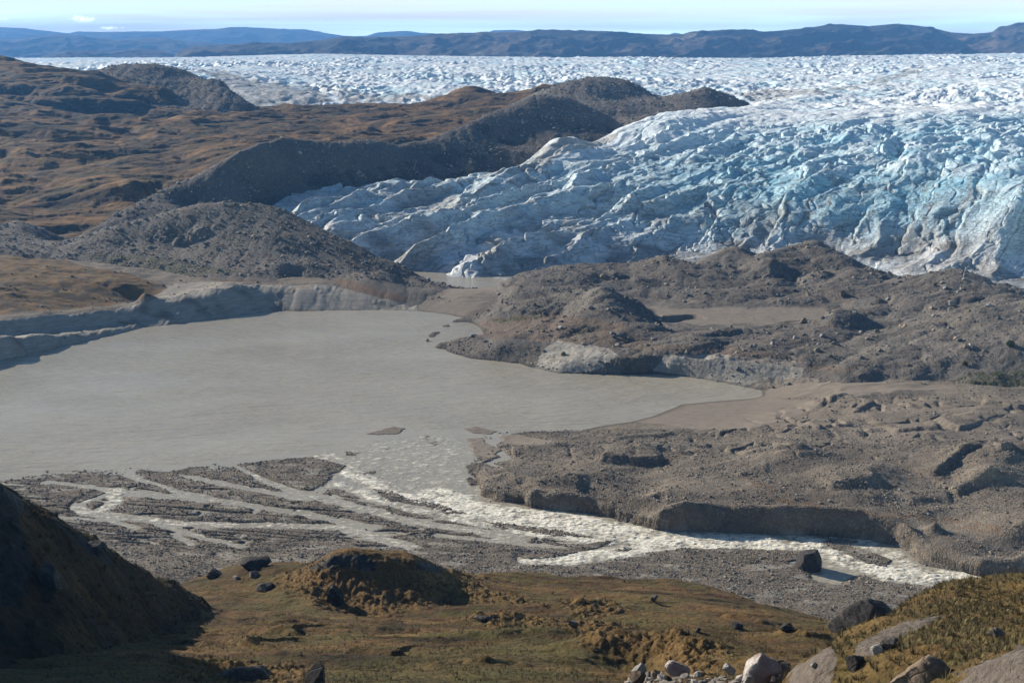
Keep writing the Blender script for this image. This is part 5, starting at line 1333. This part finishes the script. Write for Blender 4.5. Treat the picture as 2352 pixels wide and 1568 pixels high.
def stones_mesh(name, x, y, z, rad, seed, sink=.3, tint=None):
    r = np.random.default_rng(seed)
    n = len(x)
    T = TPL[r.integers(0, len(TPL), n)]
    a = r.uniform(0, 2 * np.pi, n); b = r.normal(0, .35, n)
    ca, sa, cb, sb = np.cos(a), np.sin(a), np.cos(b), np.sin(b)
    vx, vy, vz = T[..., 0], T[..., 1], T[..., 2]
    vx, vz = vx * cb[:, None] - vz * sb[:, None], vx * sb[:, None] + vz * cb[:, None]
    vx, vy = vx * ca[:, None] - vy * sa[:, None], vx * sa[:, None] + vy * ca[:, None]
    R_ = rad[:, None]
    co = np.stack([x[:, None] + vx * R_, y[:, None] + vy * R_, z[:, None] + vz * R_ + R_ * (.75 - sink * 1.6)], 2).reshape(-1, 3)
    fc = (ICO_F[None] + 12 * np.arange(n)[:, None, None]).reshape(-1, 3)
    ti = np.clip(r.beta(2.2, 2.6, n) if tint is None else tint, 0, 1)
    return mesh_np(name, co, fc, stone_mat, {'tint': np.repeat(ti, 12)}, kind='stuff', smooth=False)
def singles(x, y, z, rad, k, label, group, seed, mats=(rk_grey, rk_pale, rk_tan, rk_grey)):
    r = np.random.default_rng(seed)
    app = rad / y
    idx = np.argsort(-app)[:k]
    for i in idx:
        me = BT[r.integers(0, len(BT))]
        o = bpy.data.objects.new('boulder', me)
        if not len(me.materials):
            me.materials.append(None)
        o.material_slots[0].link = 'OBJECT'
        o.material_slots[0].material = mats[r.integers(0, len(mats))]
        sc_ = rad[i] * r.uniform(.9, 1.15)
        o.scale = (sc_, sc_ * r.uniform(.85, 1.1), sc_ * r.uniform(.85, 1.2))
        o.rotation_euler = (r.normal(0, .2), r.normal(0, .2), r.uniform(0, 6.28))
        o.location = (x[i], y[i], z[i] + .25 * rad[i])
        scene.collection.objects.link(o)
        tag(o, label, 'boulder', group, 'thing')
    m = np.ones(len(x), bool); m[idx] = False
    return x[m], y[m], z[m], rad[m]
def patchy(x, y, sc, lo, hi, seed):
    return sm(lo, hi, fbm(x / sc, y / sc, 4, seed))
# right moraine
def dC(x, y, z, px, py):
    flat = sm(5.2, 6.8, z) + (z < 4.6) - c_.interp(bas, x / y, y)
    return np.where(z > .1, (.25 + .75 * patchy(x, y, 16, -.25, .25, 600)) * np.clip(flat, .06, 1), 0)
st = scatter(c_, 15000, -.08, .46, 425, 660, dC, .14, 1.1, 2.4, 1, 'stones')
st = singles(*st, 110, 'grey boulder lying on the stony moraine right of the lake', 'boulders on the right moraine', 2)
stones_mesh('stones', *st, 3)
def dB(x, y, z, px, py):
    return np.where(z > .2, .25 + .75 * patchy(x, y, 16, -.25, .25, 610), 0)
st = scatter(b_, 15000, -.47, -.02, 605, 720, dB, .17, 1.2, 2.5, 4, 'stones')
st = singles(*st, 50, 'small grey boulder on the cone shaped moraine left of the lagoon', 'boulders on the left moraine', 5)
stones_mesh('stones', *st, 6)
def dA(x, y, z, px, py):
    return np.where(z > 4, .2 + .8 * patchy(x, y, 30, -.1, .3, 620), 0)
st = scatter(a_, 16000, -.34, .10, 720, 1160, dA, .28, 1.6, 2.7, 7, 'stones')
st = singles(*st, 30, 'pale speck of a boulder on the long dark moraine ridge', 'boulders on the long moraine ridge', 8, (rk_grey, rk_pale))
stones_mesh('stones', *st, 9)
st = scatter(d_, 6000, 0.02, .22, 1175, 1410, lambda x, y, z, a, b: (z > 20) * .8, .4, 1.8, 2.8, 10, 'stones')
stones_mesh('stones', *st, 11)
st = scatter(e_, 5000, -.42, -.2, 1300, 1520, lambda x, y, z, a, b: (z > 30) * .8, .4, 1.6, 2.8, 12, 'stones')
stones_mesh('stones', *st, 13)
# gravel plain, bars and terrace
ter = fbm
def dG(x, y, z, px, py):
    pl = (z > -.12) & (py > 985) & (y < 400)
    d = .30 + .7 * patchy(x, y, 7, -.15, .2, 630)
    up = np.where(z > 2.2, .55 * patchy(x, y, 12, -.2, .25, 632), d)
    snd = g.interp(g.attrs['sand'], x / y, y) + .7 * g.interp(g.attrs['silt'], x / y, y)
    return np.where(pl, up * np.clip(1 - snd, .03, 1), 0)
st = scatter(g, 130000, -.46, .50, 238, 392, dG, .075, .36, 3.2, 14, 'stones')
st = singles(*st, 40, 'rounded grey cobble boulder on the gravel beside the river', 'boulders on the river gravel', 15)
stones_mesh('stones', *st, 16, .25)
st = scatter(g, 9000, -.05, .46, 300, 420, lambda x, y, z, px, py: np.where((z > 1.6) & (px > 1080) & (g.interp(g.attrs['sand'], x / y, y) < .4), .3 + .7 * patchy(x, y, 10, -.2, .25, 633), 0), .09, .45, 2.7, 34, 'stones')
stones_mesh('stones', *st, 35, .25)
def dF(x, y, z, px, py):
    return np.where((z > .3) & (px < 1100) & (py > 570), .6 * patchy(x, y, 14, 0, .3, 640), 0)
st = scatter(g, 2500, -.46, -.05, 440, 600, dF, .2, .9, 2.6, 17, 'stones')
stones_mesh('stones', *st, 18)
# stony ground in the boulder cluster
st = scatter(f_, 900, .085, .215, 60, 76, lambda x, y, z, px, py: ((px > 1440) & (px < 1790) & (py > 1535)) * .9, .06, .4, 2.2, 19, 'stones')
stones_mesh('stones', *st, 20)

# ---- grass: tussocks on the meadow, long grass on the right slope
mg = M('grass blades')
gcol = mg.ramp(mg.attr('tint'), [(0, (.035, .026, .008)), (.4, (.085, .066, .024)), (.75, (.19, .15, .062)), (1, (.31, .265, .135))])
grass_mat = mg.done(gcol, .8)
def tufts(name, x, y, z, size, nb, seed, up=.8, lo=0., hi=1.):
    r = np.random.default_rng(seed)
    n = len(x)
    a = r.uniform(0, 2 * np.pi, (n, nb)); lean = r.uniform(.15, 1.15, (n, nb)); ln = size[:, None] * r.uniform(.6, 1.15, (n, nb))
    rb = size[:, None] * .35 * r.uniform(0, 1, (n, nb))
    bx = x[:, None] + np.cos(a) * rb; by = y[:, None] + np.sin(a) * rb; bz = z[:, None] - .05 * size[:, None] + 0 * a
    tx = bx + np.cos(a) * np.sin(lean) * ln; ty = by + np.sin(a) * np.sin(lean) * ln; tz = bz + np.cos(lean) * ln * up
    w = size[:, None] * .05 * r.uniform(.6, 1.4, (n, nb))
    px_, py_ = -np.sin(a) * w, np.cos(a) * w
    v = np.stack([np.stack([bx - px_, by - py_, bz], -1), np.stack([bx + px_, by + py_, bz], -1), np.stack([tx, ty, tz], -1)], 2).reshape(-1, 3)
    f = np.arange(n * nb * 3).reshape(-1, 3)
    t0 = np.repeat(np.clip(r.normal((lo + hi) / 2, .18, n), 0, 1), nb)
    t0 = np.clip(t0 + r.normal(0, .1, n * nb), 0, 1)
    ti = np.stack([t0 * .7, t0 * .7, t0], 1).ravel()
    return mesh_np(name, v, f, grass_mat, {'tint': ti}, kind='stuff', smooth=True)
def dT(x, y, z, px, py):
    return np.clip(f_.interp(f_attr_tus, x / y, y) * 1.1 + .01, 0, 1)
f_attr_tus = tus
x, y, z, rad = scatter(f_, 6500, -.42, .44, 70, 208, dT, .2, .6, 2.5, 21, 'grass')
tufts('grass', x, y, z, rad * 1.15, 26, 22, .9, .2, 1.0)
x, y, z, rad = scatter(l_, 1800, -.42, -.22, 95, 146, lambda x, y, z, px, py: np.where(l_.interp(l_.attrs['rock'], x / y, y) < .4, .8, 0), .25, .6, 2.5, 23, 'grass')
tufts('grass', x, y, z, rad * 1.0, 22, 24, .9, .0, .5)
x, y, z, rad = scatter(r_, 17000, .17, .46, 38, 110, lambda x, y, z, px, py: np.where(r_.interp(r_.attrs['rock'], x / y, y) < .42, .35 + .65 * patchy(x, y, 4, -.15, .2, 650), 0) * (z > 30), .10, .3, 2.6, 25, 'grass')
tufts('grass', x, y, z, rad * 1.6, 16, 26, 1.0, .35, 1.1)
x, y, z, rad = scatter(f_, 26000, -.42, .44, 66, 140, lambda x, y, z, px, py: .25 + .75 * patchy(x, y, 6, -.1, .25, 655), .08, .22, 2.6, 27, 'grass')
tufts('grass', x, y, z, rad * 1.5, 9, 28, 1.0, .1, .9)

# ---- shrubs on the right moraine
ml = M('leaves')
leaf_mat = ml.done(ml.ramp(ml.attr('tint'), [(0, (.02, .03, .008)), (.6, (.055, .075, .02)), (1, (.12, .13, .04))]), .7)
def shrub(px, pyb, wpx, hpx, label, seed):
    p = c_.hit(px, pyb)
    r = np.random.default_rng(seed)
    x, y, z = p
    w, h = wpx / F * y, hpx / F * y
    n = 900
    q = r.normal(size=(n, 3)); q /= np.linalg.norm(q, axis=1)[:, None]
    q *= r.uniform(.5, 1, (n, 1)) ** .6
    q *= 1 + .35 * fbm(q[:, 0] * 2 + q[:, 2], q[:, 1] * 2, 3, seed)[:, None]
    c = q * np.array([w / 2, w / 2.4, h * .55]) + np.array([0, 0, h * .45])
    d1 = r.normal(size=(n, 3)); d2 = r.normal(size=(n, 3)); sz = w * .05
    v = np.stack([c + d1 * sz, c + d2 * sz, c - (d1 + d2) * sz * .7], 1).reshape(-1, 3)
    o = mesh_np('shrub', v, np.arange(3 * n).reshape(-1, 3), leaf_mat, {'tint': np.repeat(r.uniform(0, 1, n), 3)}, kind='thing')
    o.location = (x, y, z)
    tag(o, label, 'shrub')
shrub(2321, 794, 20, 12, 'round green shrub high on the right moraine slope', 5)
shrub(2216, 838, 13, 9, 'small green shrub low on the right moraine slope', 6)


# ================================================================ HAZE
hz = M('haze air')
hz.t.nodes.remove(hz.bs)
pv = hz.t.nodes.new('ShaderNodeVolumePrincipled')
pv.inputs['Color'].default_value = (0.17, 0.45, 1.0, 1)
pv.inputs['Density'].default_value = 0.000075
pv.inputs['Anisotropy'].default_value = 0.0
hz.t.links.new(pv.outputs[0], hz.out.inputs['Volume'])
zx, zy0, zy1, z0, z1 = 13500, -400, 20400, -30, 480
hv = np.array([(x, y, z) for z in (z0, z1) for y in (zy0, zy1) for x in (-zx, zx)], float)
hf = np.array([(0, 2, 3, 1), (4, 5, 7, 6), (0, 1, 5, 4), (2, 6, 7, 3), (0, 4, 6, 2), (1, 3, 7, 5)])
mesh_np('haze', hv, hf, hz.m, kind='stuff', smooth=False)
